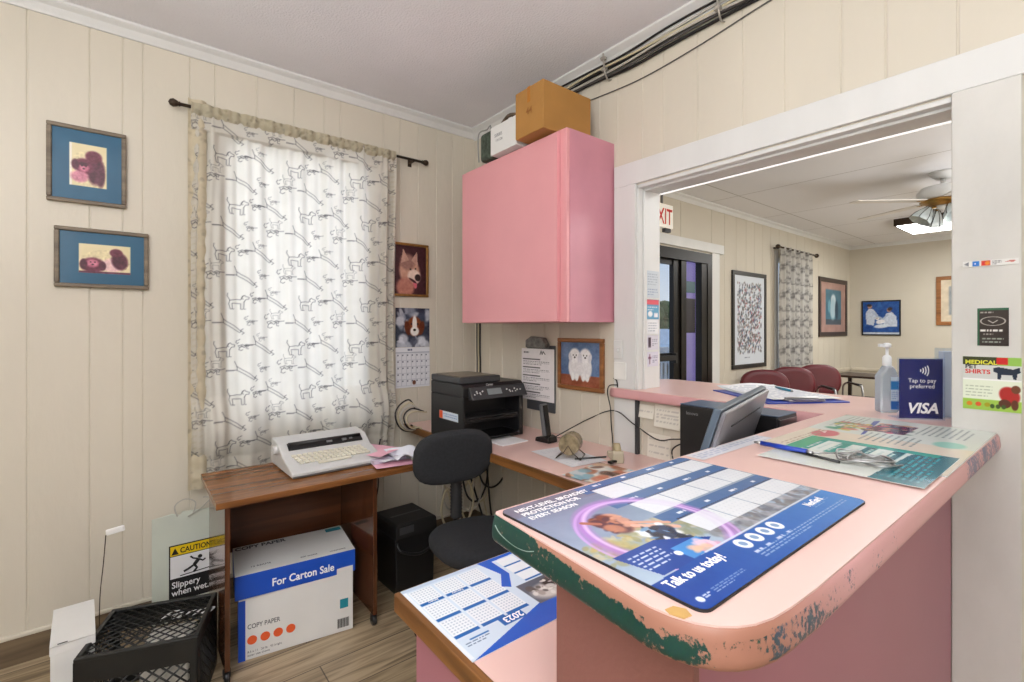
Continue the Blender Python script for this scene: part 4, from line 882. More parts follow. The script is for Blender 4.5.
# counter pen with ball chain
t = thing('counter_pen', 'blue counter pen with a coiled metal ball chain lying on the teal flyer', 'pen', (0, 0, ZT+.0052))
q = MB(); q.cyl((1.20, .535, .006), (1.186, .43, .008), .0055, .0065, 12); q.build('barrel', BLUEP, t)
q = MB(); q.cyl((1.2025, .553, .005), (1.20, .535, .006), .002, .0055, 12); q.cyl((1.186, .43, .008), (1.185, .418, .008), .005, .004, 12); q.build('tip', STEEL, t)
q = MB(); rr = random.Random(5); pts = [(1.185, .418, .008)]
for k in range(34): a = k*.9; pts.append((1.215+.045*math.cos(a)*rr.uniform(.4, 1), .345-.0008*k+.055*math.sin(a)*rr.uniform(.4, 1), .004+.012*rr.random()))
q.tube(pts, .0022, 6, n=5); q.build('ball_chain', STEEL, t)
q = MB(); q.cyl((1.19, .47, .004), (1.165, .36, .004), .003, .003, 8); tag(q.build('thin_black_pen', BLACKG, None, loc=(0, 0, ZT+.0055)), 'thin black stylus pen lying beside the blue counter pen', 'pen')

# payment sign, sanitizer, brochure holder
cx, cy = 1.9635, .3855; rz = math.atan2(.341-.43, 2.006-1.921)
t = thing('payment_sign', 'navy tap to pay sign in an acrylic stand beside the right post', 'sign', (cx, cy, ZT), rz)
q = MB(); q.bx(-.0615, .0615, -.004, .0, .004, .192); q.build('navy_card', NAVY, t)
q = MB(); q.bx(-.0655, .0655, -.0075, -.0048, 0, .196); q.bx(-.0655, .0655, .001, .0035, 0, .196); q.bx(-.0655, .0655, -.0075, .05, 0, .003); q.build('acrylic_stand', ACRYL, t)
lettering(t, [('Tap to pay', .0185, 0, .118, 0, {'al': 'CENTER'}), ('preferred', .0185, 0, .100, 0, {'al': 'CENTER'}), ('VISA', .045, 0, .022, 0, {'al': 'CENTER', 'bold': .03, 'shear': .25})], [TWHITE], off=.0082)
q = MB()
for k in range(4):
    r_ = .008+k*.0075; pts = [(-.012+r_*math.cos(math.radians(a)), -.0084, .156+r_*math.sin(math.radians(a))) for a in range(-34, 35, 8)]
    q.tube(pts, .0013, 6, False)
q.build('contactless_mark', TWHITE, t)
t = thing('brochure_holder', 'pale clear brochure holder standing behind the payment sign', 'holder', (2.085, .328, ZT), rz)
q = MB(); q.bx(-.04, .045, -.02, -.017, 0, .225); q.bx(-.04, .045, .017, .02, 0, .225); q.bx(.042, .045, -.02, .02, 0, .225); q.bx(-.04, -.037, -.02, .02, 0, .225); q.bx(-.04, .045, -.02, .02, 0, .003); q.build('holder_shell', ACRYL, t)
q = MB(); q.bx(-.034, .04, -.014, .012, .004, .215); q.build('brochures', PAPERB, t, bevel=.002)
t = thing('sanitizer_bottle', 'clear pump bottle of hand sanitizer on the ledge left of the payment sign', 'bottle', (2.05, .492, ZT), rz); t.scale = (.72, .8, .97)
LIQ = mat('clear_blue_plastic', hexc(222, 234, 244), .12, var=.02, trans=.55)
q = MB(); q.prism([(-.042, 0), (.036, 0), (.04, .01), (.04, .115), (.028, .15), (.014, .165), (-.012, .165), (-.022, .15), (-.042, .13)], -.024, .024, 'Y'); q.build('bottle_body', LIQ, t, bevel=.008, seg=3)
q = MB(); q.lathe((0, 0, .164), [(.016, 0), (.018, .002), (.018, .03), (.013, .036), (.006, .04), (.006, .065), (.016, .066), (.017, .078), (.008, .082), (.001, .082)], 18); q.bx(-.036, .0, -.007, .007, .232, .243); q.build('pump', mat('white_pump_plastic', hexc(240, 244, 246), .3), t)
cv = Canvas(.036, .115, .003, hexc(214, 232, 244)); cv.rect(0, .07, .036, .1, hexc(60, 140, 210)); cv.rect(0, 0, .036, .03, hexc(60, 120, 200)); cv.words(.004, .035, .032, .065, 4, hexc(110, 150, 200), .4, 1, 1, .006)
sheet('label', cv, SHEETG, t, (.0, -.0252, .012))

# clipboard with forms on the ledge
t = thing('clipboard', 'blue clipboard with white forms and a teal pen lying on the pink ledge', 'clipboard', (2.15, .90, ZT), math.radians(-47.5)+PI/2+PI/2)
t.rotation_euler = (0, 0, math.radians(-32))
q = MB(); q.bx(-.17, .17, -.20, .20, .0005, .005); q.build('board', BLUEP, t, bevel=.002)
cv = Canvas(.30, .36, .01, hexc(238, 240, 244)); cv.words(.02, .02, .28, .34, 16, hexc(180, 188, 204), .3, 3)
sheet('forms', cv, SHEET, t, (-.115, -.15, .007), 'flat', lambda X, Y: .002+.022*np.clip((Y-.22)/.14, 0, 1)**2*np.sin(X*9+.4)+.0015)
cv2 = Canvas(.29, .34, .01, hexc(228, 234, 242)); sheet('loose_sheet', cv2, SHEET, t, (-.13, -.10, .0062), 'flat', lambda X, Y: .0015+.012*np.clip((Y-.2)/.14, 0, 1)**2)
q = MB(); q.bx(-.075, .075, -.19, -.15, .005, .012); q.cyl((-.07, -.155, .014), (.07, -.155, .014), .006); q.build('clip', STEEL, t, bevel=.002)
q = MB(); q.bx(-.06, .06, -.199, -.180, .012, .0135); q.build('clip_label', NAVY, t)
t2 = thing('pen', 'teal pen lying on the white forms of the ledge clipboard', 'pen', (2.30, .93, ZT+.0165), .9)
q = MB(); q.cyl((-.065, 0, 0), (.06, 0, 0), .005, .006, 12); q.build('barrel', TEALP, t2); q = MB(); q.cyl((-.078, 0, 0), (-.065, 0, 0), .0015, .005, 12); q.build('tip', STEEL, t2)

# ------------------------------------------------------------------ monitor and computer
ang = math.radians(14)
t = thing('computer_monitor', 'black flat computer monitor seen from behind, tilted back at the counter', 'monitor', (1.375, .70, DZ), ang)
MWd = .575; tilt = math.radians(17)
Rm = Matrix.Rotation(tilt, 4, 'X')   # local x along width, +y towards the user
def tiltbox(mb, x0, x1, y0, y1, z0, z1): mb.box(((x0+x1)/2, (y0+y1)/2, (z0+z1)/2), (x1-x0, y1-y0, z1-z0))
def tilted(mb, name, m, par, **k):
    bmesh.ops.transform(mb.bm, matrix=Matrix.Translation((0, -.04, .395)) @ Rm, verts=mb.bm.verts); return mb.build(name, m, par, **k)
q = MB(); q.bx(-MWd/2, MWd/2, -.006, .012, -.345, 0); tilted(q, 'bezel', mat('blue_grey_bezel', hexc(84, 98, 112), .3), t, bevel=.003)
q = MB(); q.bx(-MWd/2+.012, MWd/2-.012, .0121, .0135, -.325, -.012); tilted(q, 'screen', BLACKG, t)
MB_ = mat('monitor_back', hexc(120, 120, 126), .3, var=.04)
q = MB(); q.prism([(-MWd/2+.004, -.004), (MWd/2-.004, -.004), (MWd/2-.004, -.340), (-MWd/2+.004, -.340)], -.018, -.0065, 'Y'); tilted(q, 'back_shell', MB_, t, bevel=.006)
q = MB(); q.bx(-.17, .20, -.0195, -.0175, -.058, -.053); tilted(q, 'vent_slot', BLACKM, t)
q = MB(); q.cyl((0, .045, .01), (0, -.012, .20), .018, .016); q.build('stand_neck', BLACK, t)
q = MB(); q.lathe((0, .05, 0), [(.001, .0), (.11, .0), (.11, .008), (.10, .014), (.001, .016)], 28); q.build('stand_base', BLACK, t)
t = thing('computer_tower', 'black desktop computer standing on the low desk behind the monitor', 'computer', (1.668, .69, DZ))
q = MB(); q.bx(0, .15, .0, .36, .004, .295); q.build('case', mat('computer_case', hexc(30, 31, 34), .3, var=.1), t, bevel=.004)
q = MB(); q.bx(-.004, .0, .003, .357, .008, .292); fr = q.build('side_cover', BLACK, t, bevel=.002)
q = MB(); q.bx(.0, .15, 0, .36, .2955, .299); q.build('top_cover', mat('blue_lit_top', hexc(92, 112, 140), .3, .3), t, bevel=.002)  # bluish light on the case top is put into this colour
q = MB(); q.bx(.01, .14, -.004, -.0005, .02, .285); bk = q.build('port_panel', STEEL, t)
q = MB()
for k in range(10): q.bx(.02+.045*(k % 3), .045+.045*(k % 3), -.009, -.004, .05+.055*(k//3), .075+.055*(k//3))
q.build('port', BLACKM, bk)
lettering(t, [('lenovo', .018, -.33, .262, 0)], [MGREY], off=.0055).rotation_euler = (0, 0, -PI/2)
# cables in front of the wall under the ledge
CT = [('black cord running from the phone base across the wall to the computer', CABLEK, .0028, [(1.70, 1.77, .80), (WR-.01, 1.70, .88), (WR-.012, 1.535, .945), (WR-.03, 1.40, .90), (WR-.04, 1.27, .855), (WR-.06, 1.18, .875), (1.80, 1.10, .89), (1.74, 1.062, .885)]),
      ('black cord hanging from the pink ledge end down the casing', CABLEK, .0028, [(1.845, 1.50, 1.075), (1.825, 1.53, 1.07), (1.83, 1.545, 1.03), (1.845, 1.54, .96), (1.845, 1.535, .88), (1.85, 1.53, .80), (1.83, 1.515, .775)]),
      ('short black cord curling up over the pink ledge end', CABLEK, .0032, [(1.85, 1.50, 1.064), (1.855, 1.505, 1.075), (1.86, 1.515, 1.095), (1.858, 1.53, 1.105)]),
      ('black cord dropping from the computer beside the taped white sheet', CABLEK, .003, [(1.74, 1.062, .885), (1.78, 1.12, .87), (1.80, 1.17, .83), (1.79, 1.15, .775)])]
for lb, m, r_, p in CT:
    q = MB(); q.tube(p, r_, 7); tag(q.build('black_cord', m), lb, 'cord')  # plain black cords, not extension leads
q = MB(); q.box((1.725, 1.062, .885), (.03, .012, .02)); tag(q.build('cord_plug', BLACK, bevel=.003), 'black plug of the cord at the corner of the computer', 'plug')

# ------------------------------------------------------------------ things on the wall desk
t = thing('printer', 'black multifunction laser printer on the corner of the pink wall desk', 'printer', (1.325, 2.055, DZ))
PW, PD, PH = .395, .33, .335
q = MB(); q.prism([(.0, .0), (PD, 0), (PD, .235), (.0, .235)], 0, .014, 'X'); q.prism([(.0, .0), (PD, 0), (PD, .235), (.0, .235)], PW-.03, PW, 'X')
q.bx(.014, PW-.03, .12, PD, 0, .235); q.bx(.014, PW-.03, 0, .12, 0, .03); q.bx(.014, PW-.03, .01, .12, .10, .13); q.build('body', BLACK, t, bevel=.004)
q = MB(); q.prism([(0, .235), (PD, .235), (PD, .300), (.02, .300), (-.0, .285)], 0, PW, 'X'); q.build('scanner_unit', BLACK, t, bevel=.004)
q = MB(); q.bx(.0, .26, .03, PD, .301, .335); q.build('document_feeder', DGREY, t, bevel=.006)
q = MB(); q.bx(.02, .24, .05, PD-.02, .335, .338); q.build('feeder_tray', mat('warm_grey_plastic', hexc(112, 104, 90), .3), t, bevel=.001)
q = MB(); q.prism([(-.045, .225), (.0, .22), (.0, .285), (-.012, .285)], .03, PW-.005, 'X'); cp = q.build('control_panel', DGREY, t, bevel=.004)
q = MB(); q.prism([(-.0375, .2445), (-.0215, .2735), (-.0235, .2745), (-.0395, .2455)], .13, .22, 'X'); q.build('display', mat('lcd_grey', hexc(140, 148, 150), .2), cp)
q = MB()
for k in range(14):
    x = .05+(k % 2)*.03+(.2 if k >= 6 else 0)+((k//2) % 4)*.022*(1 if k >= 6 else .3); q.sph((x, -.029-.004*(k % 3), .25+.008*(k % 3)), .0045)
q.build('button', LGREY, cp)
q = MB(); q.bx(.05, PW-.06, -.05, .11, .028, .033); q.build('paper_tray', BLACKG, t, bevel=.002)
q = MB(); q.bx(.04, PW-.05, .0, .115, .115, .122); q.build('output_tray', BLACKG, t)
lettering(t, [('Canon', .017, .14, .288-.0, 0, {'bold': .02})], [LGREY], off=.0008)
cv = Canvas(.19, .042, .003, hexc(214, 226, 238)); cv.rect(.155, 0, .19, .042, hexc(232, 92, 50)) ; cv.words(.01, .01, .15, .034, 2, hexc(120, 150, 200), .35, 3, 1, .012)
cv.a = cv.a[:, ::-1].copy()
sk = sheet('barcode_sticker', cv, SHEETG, t, (0, 0, 0)); sk.rotation_euler = (0, math.radians(0), -PI/2); sk.location = (-.0015, .235, .105)
q = MB(); q.bx(0, .17, 0, .2, 0, .004); tag(q.build('paper_sheet', PAPER, None, loc=(1.46, 1.90, DZ+.0008), rz=.05), 'white sheets on the pink desk in front of the printer', 'paper')
t = thing('cordless_phone', 'black cordless phone standing in its charging cradle by the right wall', 'phone', (1.70, 1.845, DZ), .1)
q = MB(); q.prism([(-.05, 0), (.05, 0), (.045, .022), (-.02, .036), (-.045, .03)], -.035, .035, 'X'); q.build('cradle', BLACKG, t, bevel=.006)
q = MB(); q.prism([(-.018, .025), (.008, .028), (.034, .19), (.012, .196)], -.023, .023, 'X'); h = q.build('handset', mat('silver_phone_side', hexc(120, 122, 126), .3, .5), t, bevel=.006)
q = MB(); q.prism([(-.0205, .035), (-.0175, .035), (.009, .188), (.006, .188)], -.017, .017, 'X'); q.build('keypad', BLACKG, h)
q = MB(); q.tube([(.02, .05, .01), (.06, .04, .006), (.10, -.03, .006), (.02, -.12, .006)], .002, 6); q.build('cord', CABLEK, t)
t = thing('card_file', 'small round rotary card file in a wire stand on the white pad', 'card file', (1.575, 1.545, DZ+.005), .55)
q = MB(); q.lathe((0, 0, .062), [(.012, -.045), (.046, -.045), (.048, -.03), (.048, .03), (.046, .045), (.012, .045)], 26, 'X', smooth=False); q.build('drum', mat('smoked_plastic', hexc(150, 138, 112), .25, .3, var=.4, scale=40), t)
q = MB()
for k in range(26):
    a = k/26*2*PI; q.box((0, .03*math.cos(a), .062+.03*math.sin(a)), (.076, .03, .0012), Matrix.Rotation(a, 3, 'X'))
q.build('cards', mat('card_edges', hexc(206, 196, 172), .6), t)
q = MB()
for sx in (-.052, .052): q.tube([(sx, -.055, .003), (sx, -.02, .03), (sx, 0, .062), (sx, .02, .03), (sx, .055, .003)], .0025, 6, False)
q.tube([(-.052, -.055, .003), (.052, -.055, .003)], .0025, 6, False); q.tube([(-.052, .055, .003), (.052, .055, .003)], .0025, 6, False); q.build('wire_stand', BRONZE, t)
cv = Canvas(.20, .31, .006, hexc(232, 232, 236)); cv.words(.02, .02, .18, .29, 14, hexc(206, 208, 216), .2, 3)
o = sheet('writing_pad', cv, SHEET, None, (0, 0, .0015), 'flat'); o.location = (1.465, 1.43, DZ+.001); o.rotation_euler = (0, 0, -.12); tag(o, 'white paper pad on the pink wall desk under the rotary card file', 'paper')
q = MB(); q.cyl((1.555, 1.50, DZ+.008), (1.69, 1.435, DZ+.008), .0038, .0038, 8); tag(q.build('pen', DGREY), 'dark pen lying across the white pad on the wall desk', 'pen')
cv = Canvas(.26, .26, .004, hexc(206, 214, 220)); cv.blotches(70, .0, 0, .26, .26, .03, [hexc(226, 190, 160), hexc(160, 90, 60), hexc(120, 170, 190), hexc(214, 120, 90), hexc(236, 232, 226), hexc(90, 60, 50)], 3, .8)
o = sheet('magazine', cv, SHEETG, None, (0, 0, .003), 'flat'); o.location = (1.38, 1.12, DZ+.001); o.rotation_euler = (0, 0, .1); tag(o, 'glossy magazine page with pet photos on the wall desk beside the counter', 'magazine')
t = thing('tape_dispenser', 'small beige tape dispenser at the foot of the casing on the wall desk', 'tape dispenser', (1.71, 1.40, DZ), .9); t.scale = (1.15, 1.3, 1.1)
q = MB(); q.prism([(-.06, 0), (.06, 0), (.062, .022), (.03, .02), (.0, .03), (-.05, .05), (-.06, .04)], -.018, .018, 'Y'); q.build('base', mat('beige_plastic', hexc(200, 190, 166), .35), t, bevel=.004)
q = MB(); q.lathe((-.025, 0, .045), [(.014, -.01), (.028, -.01), (.028, .01), (.014, .01)], 20, 'Y'); q.build('tape_roll', mat('tape', hexc(190, 176, 140), .25), t)
q = MB(); q.bx(1.62, 1.70, 1.35, 1.37, DZ+.004, DZ+.016); tag(q.build('stapler', BLACKG, bevel=.004), 'small black stapler behind the magazine on the wall desk', 'stapler')

# ------------------------------------------------------------------ typewriter desk
t = thing('typewriter_desk', 'brown laminate typing desk on casters under the window', 'desk', (0, 0, 0))
TZ = .70
q = MB(); q.bx(.255, 1.085, 2.07, 2.545, TZ-.026, TZ); q.build('desktop', WOODD, t, bevel=.003)
for x in (.285, .865):
    q = MB(); q.bx(x, x+.018, 2.085, 2.53, .055, TZ-.026); lg = q.build('side_panel', WOODV, t, bevel=.001)
    for y in (2.105, 2.505):
        q = MB(); q.lathe((x+.009, y, .024), [(.004, -.008), (.022, -.008), (.023, -.004), (.023, .004), (.022, .008), (.004, .008)], 18, 'X'); q.bx(x-.004, x+.022, y-.006, y+.006, .024, .055); q.build('caster', BLACK, lg)
q = MB(); q.bx(.304, .864, 2.505, 2.52, .33, TZ-.027); q.build('back_panel', wood_mat('dark_back_panel', hexc(66, 36, 20), hexc(108, 64, 38), 0, .3), t)

# typewriter
t = thing('electric_typewriter', 'light grey electric typewriter on the brown typing desk', 'typewriter', (.548, 2.195, TZ), math.radians(1.5))
TWD = .42
q = MB(); q.prism([(0, .006), (.33, .006), (.335, .03), (.335, .118), (.325, .126), (.215, .112), (.165, .078), (.155, .070), (.02, .034), (-.004, .024)], 0, TWD, 'X'); q.build('housing', LGREY, t, bevel=.007, seg=3)
q = MB(); q.prism([(.002, .001), (.335, .001), (.335, .012), (-.006, .012)], .006, TWD-.006, 'X'); q.build('base', MGREY, t, bevel=.003)
q = MB(); q.prism([(.172, .0845), (.206, .1075), (.203, .1125), (.168, .089)], .035, TWD-.035, 'X'); q.build('type_well', BLACKM, t)
q = MB(); q.cyl((.04, .196, .106), (TWD-.04, .196, .106), .011); q.build('platen', BLACK, t)
q = MB(); q.cyl((-.022, .225, .085), (0.002, .225, .085), .02, .022, 20); q.build('platen_knob', LGREY, t)
q = MB(); rr = random.Random(3)
for k in range(7): q.box((.17+rr.uniform(0, .19), .182+rr.uniform(-.004, .006), .101), (rr.uniform(.006, .018), .008, rr.uniform(.006, .012)))
q.build('carriage', MGREY, t)
q = MB(); sl = math.atan2(.070-.034, .135)
for r_ in range(5):
    for k in range(14 if r_ < 4 else 1):
        y = .128-r_*.0215; z = .034+(y-.02)*math.tan(sl)+.0055
        if r_ < 4: q.box((.045+k*.0235+r_*.005, y, z), (.0195, .0175, .007), Matrix.Rotation(sl, 3, 'X'))
        else: q.box((.20, y, z), (.15, .016, .007), Matrix.Rotation(sl, 3, 'X'))
q.build('keyboard', KEYW, t, bevel=.002)
# papers beside the typewriter
for i, (x, y, z, w_, d_, rz_, m, lb) in enumerate(((.90+.09, 2.15, TZ, .19, .26, -.15, PINKPAPER, 'pink sheet at the bottom of the heap right of the typewriter'), (1.0, 2.19, TZ+.006, .17, .24, .25, PAPER, 'white sheets in the heap right of the typewriter'), (.985, 2.26, TZ+.03, .18, .24, .45, PINKPAPER, 'pink folder on top of the heap right of the typewriter'))):
    cv = Canvas(w_, d_, .01, hexc(240, 184, 202) if m is PINKPAPER else hexc(232, 236, 244))
    o = sheet('paper_sheet', cv, SHEET, None, (-w_/2, -d_/2+.06, .001), 'flat', lambda X, Y, i=i: .004+.012*(np.sin(X*22+i)*np.sin(Y*14+i*2)+1)*(.3 if i != 1 else .8)+(0 if i != 2 else .004))
    o.location = (x, y, z); o.rotation_euler = (0, 0, rz_); tag(o, lb, 'paper')
cv = Canvas(.14, .16, .008, hexc(226, 230, 240)); o = sheet('crumpled_sheet', cv, SHEET, None, (0, 0, 0), 'flat', lambda X, Y: .03+.02*np.sin(X*40)*np.cos(Y*30)+.02*Y/.16)
o.location = (.985, 2.09, TZ+.001); tag(o, 'crumpled white sheet nearest the chair on the typing desk', 'paper')
q = MB(); q.bx(.9, 1.06, 2.16, 2.36, TZ+.010, TZ+.026); tag(q.build('document_stack', mat('stacked_paper_edges', hexc(196, 188, 206), .6, var=.2, scale=40)), 'stack of documents under the pink folder on the typing desk', 'papers')

# ------------------------------------------------------------------ copy paper carton
t = thing('paper_carton', 'copy paper carton with a blue For Carton Sale lid under the typing desk', 'box', (.345, 2.20, 0), math.radians(-8.5))
BW, BD_, BH = .455, .285, .245
q = MB(); q.bx(.004, BW-.004, .004, BD_-.004, 0.001, BH+.04); q.build('carton_body', CARDW, t, bevel=.002)
q = MB(); q.bx(.0025, .0042, .003, BD_-.003, .0015, BH); q.bx(.0025, .028, .0025, .0045, .0015, BH); q.build('blue_side', BLUEC, t)
lettering(t, [('COPY PAPER', .027, .035, .125, 0, {'bold': .01, 'sx': .78}), ('8.5 x 11   20 lb   92 bright', .012, .035, .028, 0), ('letter size sheets', .012, .035, .014, 0)], [mat('grey_print', hexc(90, 92, 98), .6)], off=-.0032)
q = MB()
for k in range(4): q.cyl((.052+k*.048, .003, .078+k*.001), (.052+k*.048, .0042, .078+k*.001), .018, .018, 24)
q.build('orange_badge', ORANGE, t)
q = MB(); q.bx(.395, .43, .0028, .0042, .105, .145); q.build('teal_logo', TEALI, t)
q = MB()
for k in range(12): q.bx(.385+k*.0042, .385+k*.0042+(.0022 if k % 3 else .0032), .003, .0042, .02, .06)
q.build('barcode', INK, t)
lid = thing('lid', '', '', (0, 0, 0)) if False else None
q = MB(); q.bx(-.008, BW+.008, -.006, BD_+.008, BH+.01, .352); ld = q.build('lid', BLUEC, t, bevel=.002); ld.rotation_euler = (0, math.radians(-.3), math.radians(1.5)); ld['label'] = 'blue carton lid with a white top'
q = MB(); q.bx(-.0075, BW+.0075, -.0055, BD_+.0075, .3518, .3527); lt_ = q.build('lid_top', CARDW, ld)
lettering(ld, [('For Carton Sale', .045, .125, .280, 0, {'bold': .02, 'sx': .85})], [TWHITE], off=.0066)
lettering(ld, [('COPY PAPER', .045, .0, .25, 0, {'bold': .03, 'sx': .8}), ('10 REAMS', .018, .05, .05, 0), ('500 sheets', .016, .24, .03, 0), ('WINPAPER', .014, .36, .02, 0)], [mat('lid_print', hexc(70, 74, 84), .6)], 'flat', .3531, name='lid_lettering')
q = MB(); q.bx(.385, .455, .245, .282, .3528, .3533); q.build('lid_logo', TEALI, ld)

# shredder
t = thing('paper_shredder', 'black paper shredder bin on the floor right of the typing desk', 'shredder', (1.045, 2.235, 0), .04)
q = MB(); q.prism([(.01, .0), (.225, .0), (.235, .29), (.0, .29)], .012, .23, 'Y'); q.build('bin', mat('smoked_black_bin', hexc(26, 26, 28), .3, var=.2), t, bevel=.008)
q = MB(); q.prism([(.0, .285), (.235, .285), (.24, .30), (.235, .352), (.225, .362), (.01, .362), (0, .35)], .0, .245, 'Y'); hd = q.build('shredder_head', BLACKM, t, bevel=.006)
q = MB(); q.bx(.03, .205, .11, .125, .3622, .3635); q.build('paper_slot', DGREY, hd)
q = MB(); q.bx(.02, .1, -.002, .0, .31, .345); q.build('control_strip', DGREY, hd)
q = MB(); q.tube([(.01, .01, .27), (.02, -.02, .235), (.12, -.035, .205), (.215, -.02, .235), (.228, .01, .27)], .007, 8); q.build('handle', BLACK, t)

# ------------------------------------------------------------------ office chair
t = thing('office_chair', 'black fabric task chair between the typing desk and the low pink desk', 'chair', (1.165, 1.69, 0), math.radians(-8))
def pad(w_, d_, h_, m, name, par, loc, rx=0, e=2.6):
    q = MB(); N_ = 28; lay = []
    for z, s in ((-.5, .80), (-.44, .92), (-.2, .995), (.15, 1.), (.38, .95), (.48, .86), (.5, .7)):
        ring = []
        for k in range(N_):
            a = 2*PI*k/N_; c, s_ = math.cos(a), math.sin(a)
            ring.append(q.bm.verts.new((math.copysign(abs(c)**(2/e), c)*w_/2*s, math.copysign(abs(s_)**(2/e), s_)*d_/2*s, z*h_)))
        lay.append(ring)
    for i in range(len(lay)-1):
        for k in range(N_):
            f = q.bm.faces.new((lay[i][k], lay[i][(k+1) % N_], lay[i+1][(k+1) % N_], lay[i+1][k])); f.smooth = True
    q.bm.faces.new(lay[0]); q.bm.faces.new(lay[-1])
    o = q.build(name, m, par); o.location = loc; o.rotation_euler = (rx, 0, 0); return o
pad(.41, .41, .065, FABRIC, 'seat', t, (0, -.02, .455))
pad(.385, .245, .06, FABRIC, 'backrest', t, (-.03, .185, .765), PI/2+.12, 2.9)
q = MB(); q.tube([(0, .05, .40), (0, .17, .405), (0, .235, .44), (0, .232, .60), (0, .222, .72)], .012, 10); q.build('back_post', BLACK, t)
q = MB(); q.lathe((0, .228, .47), [(.029 if k % 2 else .024, .0+k*.0075) for k in range(25)], 18); q.build('bellows', mat('ribbed_rubber', hexc(44, 44, 46), .5), t)
q = MB(); q.cyl((0, 0, .10), (0, 0, .42), .024); q.bx(-.09, .09, -.09, .09, .405, .424); q.build('gas_lift', BLACK, t)
for k in range(5):
    a = k*2*PI/5-.15; c, s_ = math.cos(a), math.sin(a)
    q = MB(); q.tube([(0.02*c, .02*s_, .105), (.15*c, .15*s_, .09), (.26*c, .26*s_, .07)], .016, 8); lg = q.build('leg', BLACK, t)
    q = MB(); q.cyl((.26*c-.02*s_, .26*s_+.02*c, .026), (.26*c+.02*s_, .26*s_-.02*c, .026), .026, .026, 16); q.cyl((.26*c, .26*s_, .03), (.26*c, .26*s_, .075), .007); q.build('caster', BLACK, lg)

# tangle of cables behind the chair
rr = random.Random(21)
TC = [CABLEB, CABLEW, CABLEB, CABLEW, CABLEK, CABLEB, CABLEK, CABLEW]; TN = ['beige', 'light grey', 'beige', 'light grey', 'black', 'beige', 'black', 'light grey']
for i in range(8):
    cx, cz, rx, rzz = 1.50+.05*i, .40+rr.uniform(-.1, .12), rr.uniform(.07, .15), rr.uniform(.10, .18); yy = 2.44+.03*(i % 4)
    pts = [(cx-.05, yy+.1, .72), (cx-.03, yy+.02, .62)]
    for k in range(9): a = 1.9+k*.72*(1 if i % 2 else -1); pts.append((cx+rx*math.cos(a), yy+.012*k*(1 if i % 3 else -1), cz+rzz*math.sin(a)))
    pts += [(cx+.06, yy+.05, .14), (cx+.12, yy+.08, .10)]
    q = MB(); q.tube(pts, .0048 if i % 2 else .0062, 7)
    tag(q.build('tangled_cable', TC[i]), TN[i]+' cable in the tangle hanging under the corner desk behind the chair', 'cable', TN[i]+' cables in the tangle under the corner desk')
for i in range(5):
    cx, yy = 1.30+.012*i, 2.50+.035*i; r_ = .05+.012*i
    pts = [(1.33, yy, .768)]+[(cx-.01+r_*1.1*math.cos(a), yy+.01*math.sin(3*a), .825+r_*math.sin(a)) for a in [(-1.2-.55*k) for k in range(7)]]+[(1.36, yy, .86)]
    q = MB(); q.tube(pts, .0045, 7)
    tag(q.build('printer_cable', [CABLEB, CABLEK, CABLEW, CABLEB, CABLEK][i]), ['beige', 'black', 'light grey', 'beige', 'black'][i]+' cable looped behind the left side of the printer', 'cable', ['beige', 'black', 'light grey', 'beige', 'black'][i]+' cables looped left of the printer')
q = MB(); q.tube([(1.12, 2.60, .72), (1.11, 2.62, .6), (1.125, 2.64, .45), (1.11, 2.66, .3), (1.13, 2.66, .15)], .004, 6); tag(q.build('hanging_cord', CABLEK), 'black cord hanging down the left wall above the shredder', 'cord')
q = MB(); q.bx(1.385, 1.50, 2.60, 2.72, 0.001, .09); q.bx(1.40, 1.48, 2.61, 2.70, .09, .13); tag(q.build('power_brick', BLACK, bevel=.008), 'black power supply on the floor under the corner desk', 'power supply')

# ------------------------------------------------------------------ milk crate, white box, stick, caution sign
CR = mat('crate_plastic', hexc(20, 22, 22), .42, var=.25, scale=25)
t = thing('milk_crate', 'black plastic milk crate upside down left of the typing desk', 'crate', (.073, 2.175, 0), math.radians(-18))
CWd, CDp, CHh = .345, .30, .285
q = MB(); w_, d_, h_ = CWd/2, CDp/2, CHh
for x0, x1, y0, y1 in ((-w_, w_, -d_, -d_+.016), (-w_, w_, d_-.016, d_), (-w_, -w_+.016, -d_+.016, d_-.016), (w_-.016, w_, -d_+.016, d_-.016)):
    q.bx(x0, x1, y0, y1, h_-.014, h_)
q.build('top_rim', CR, t, bevel=.003)
q = MB()
for k in range(-14, 15):
    for sg in (1, -1):
        c0 = k*.034; pts = []
        # diagonal line y = sg*x*.87 + c clipped to the rim
        xs = []
        for s in range(81):
            x = -w_+.01+(2*w_-.02)*s/80; y = sg*x*.87+c0
            if abs(y) < d_-.01: xs.append((x, y, h_-.006))
        if len(xs) > 3: q.tube([xs[0], xs[-1]], .0024, 5, False)
q.build('lattice_top', CR, t)
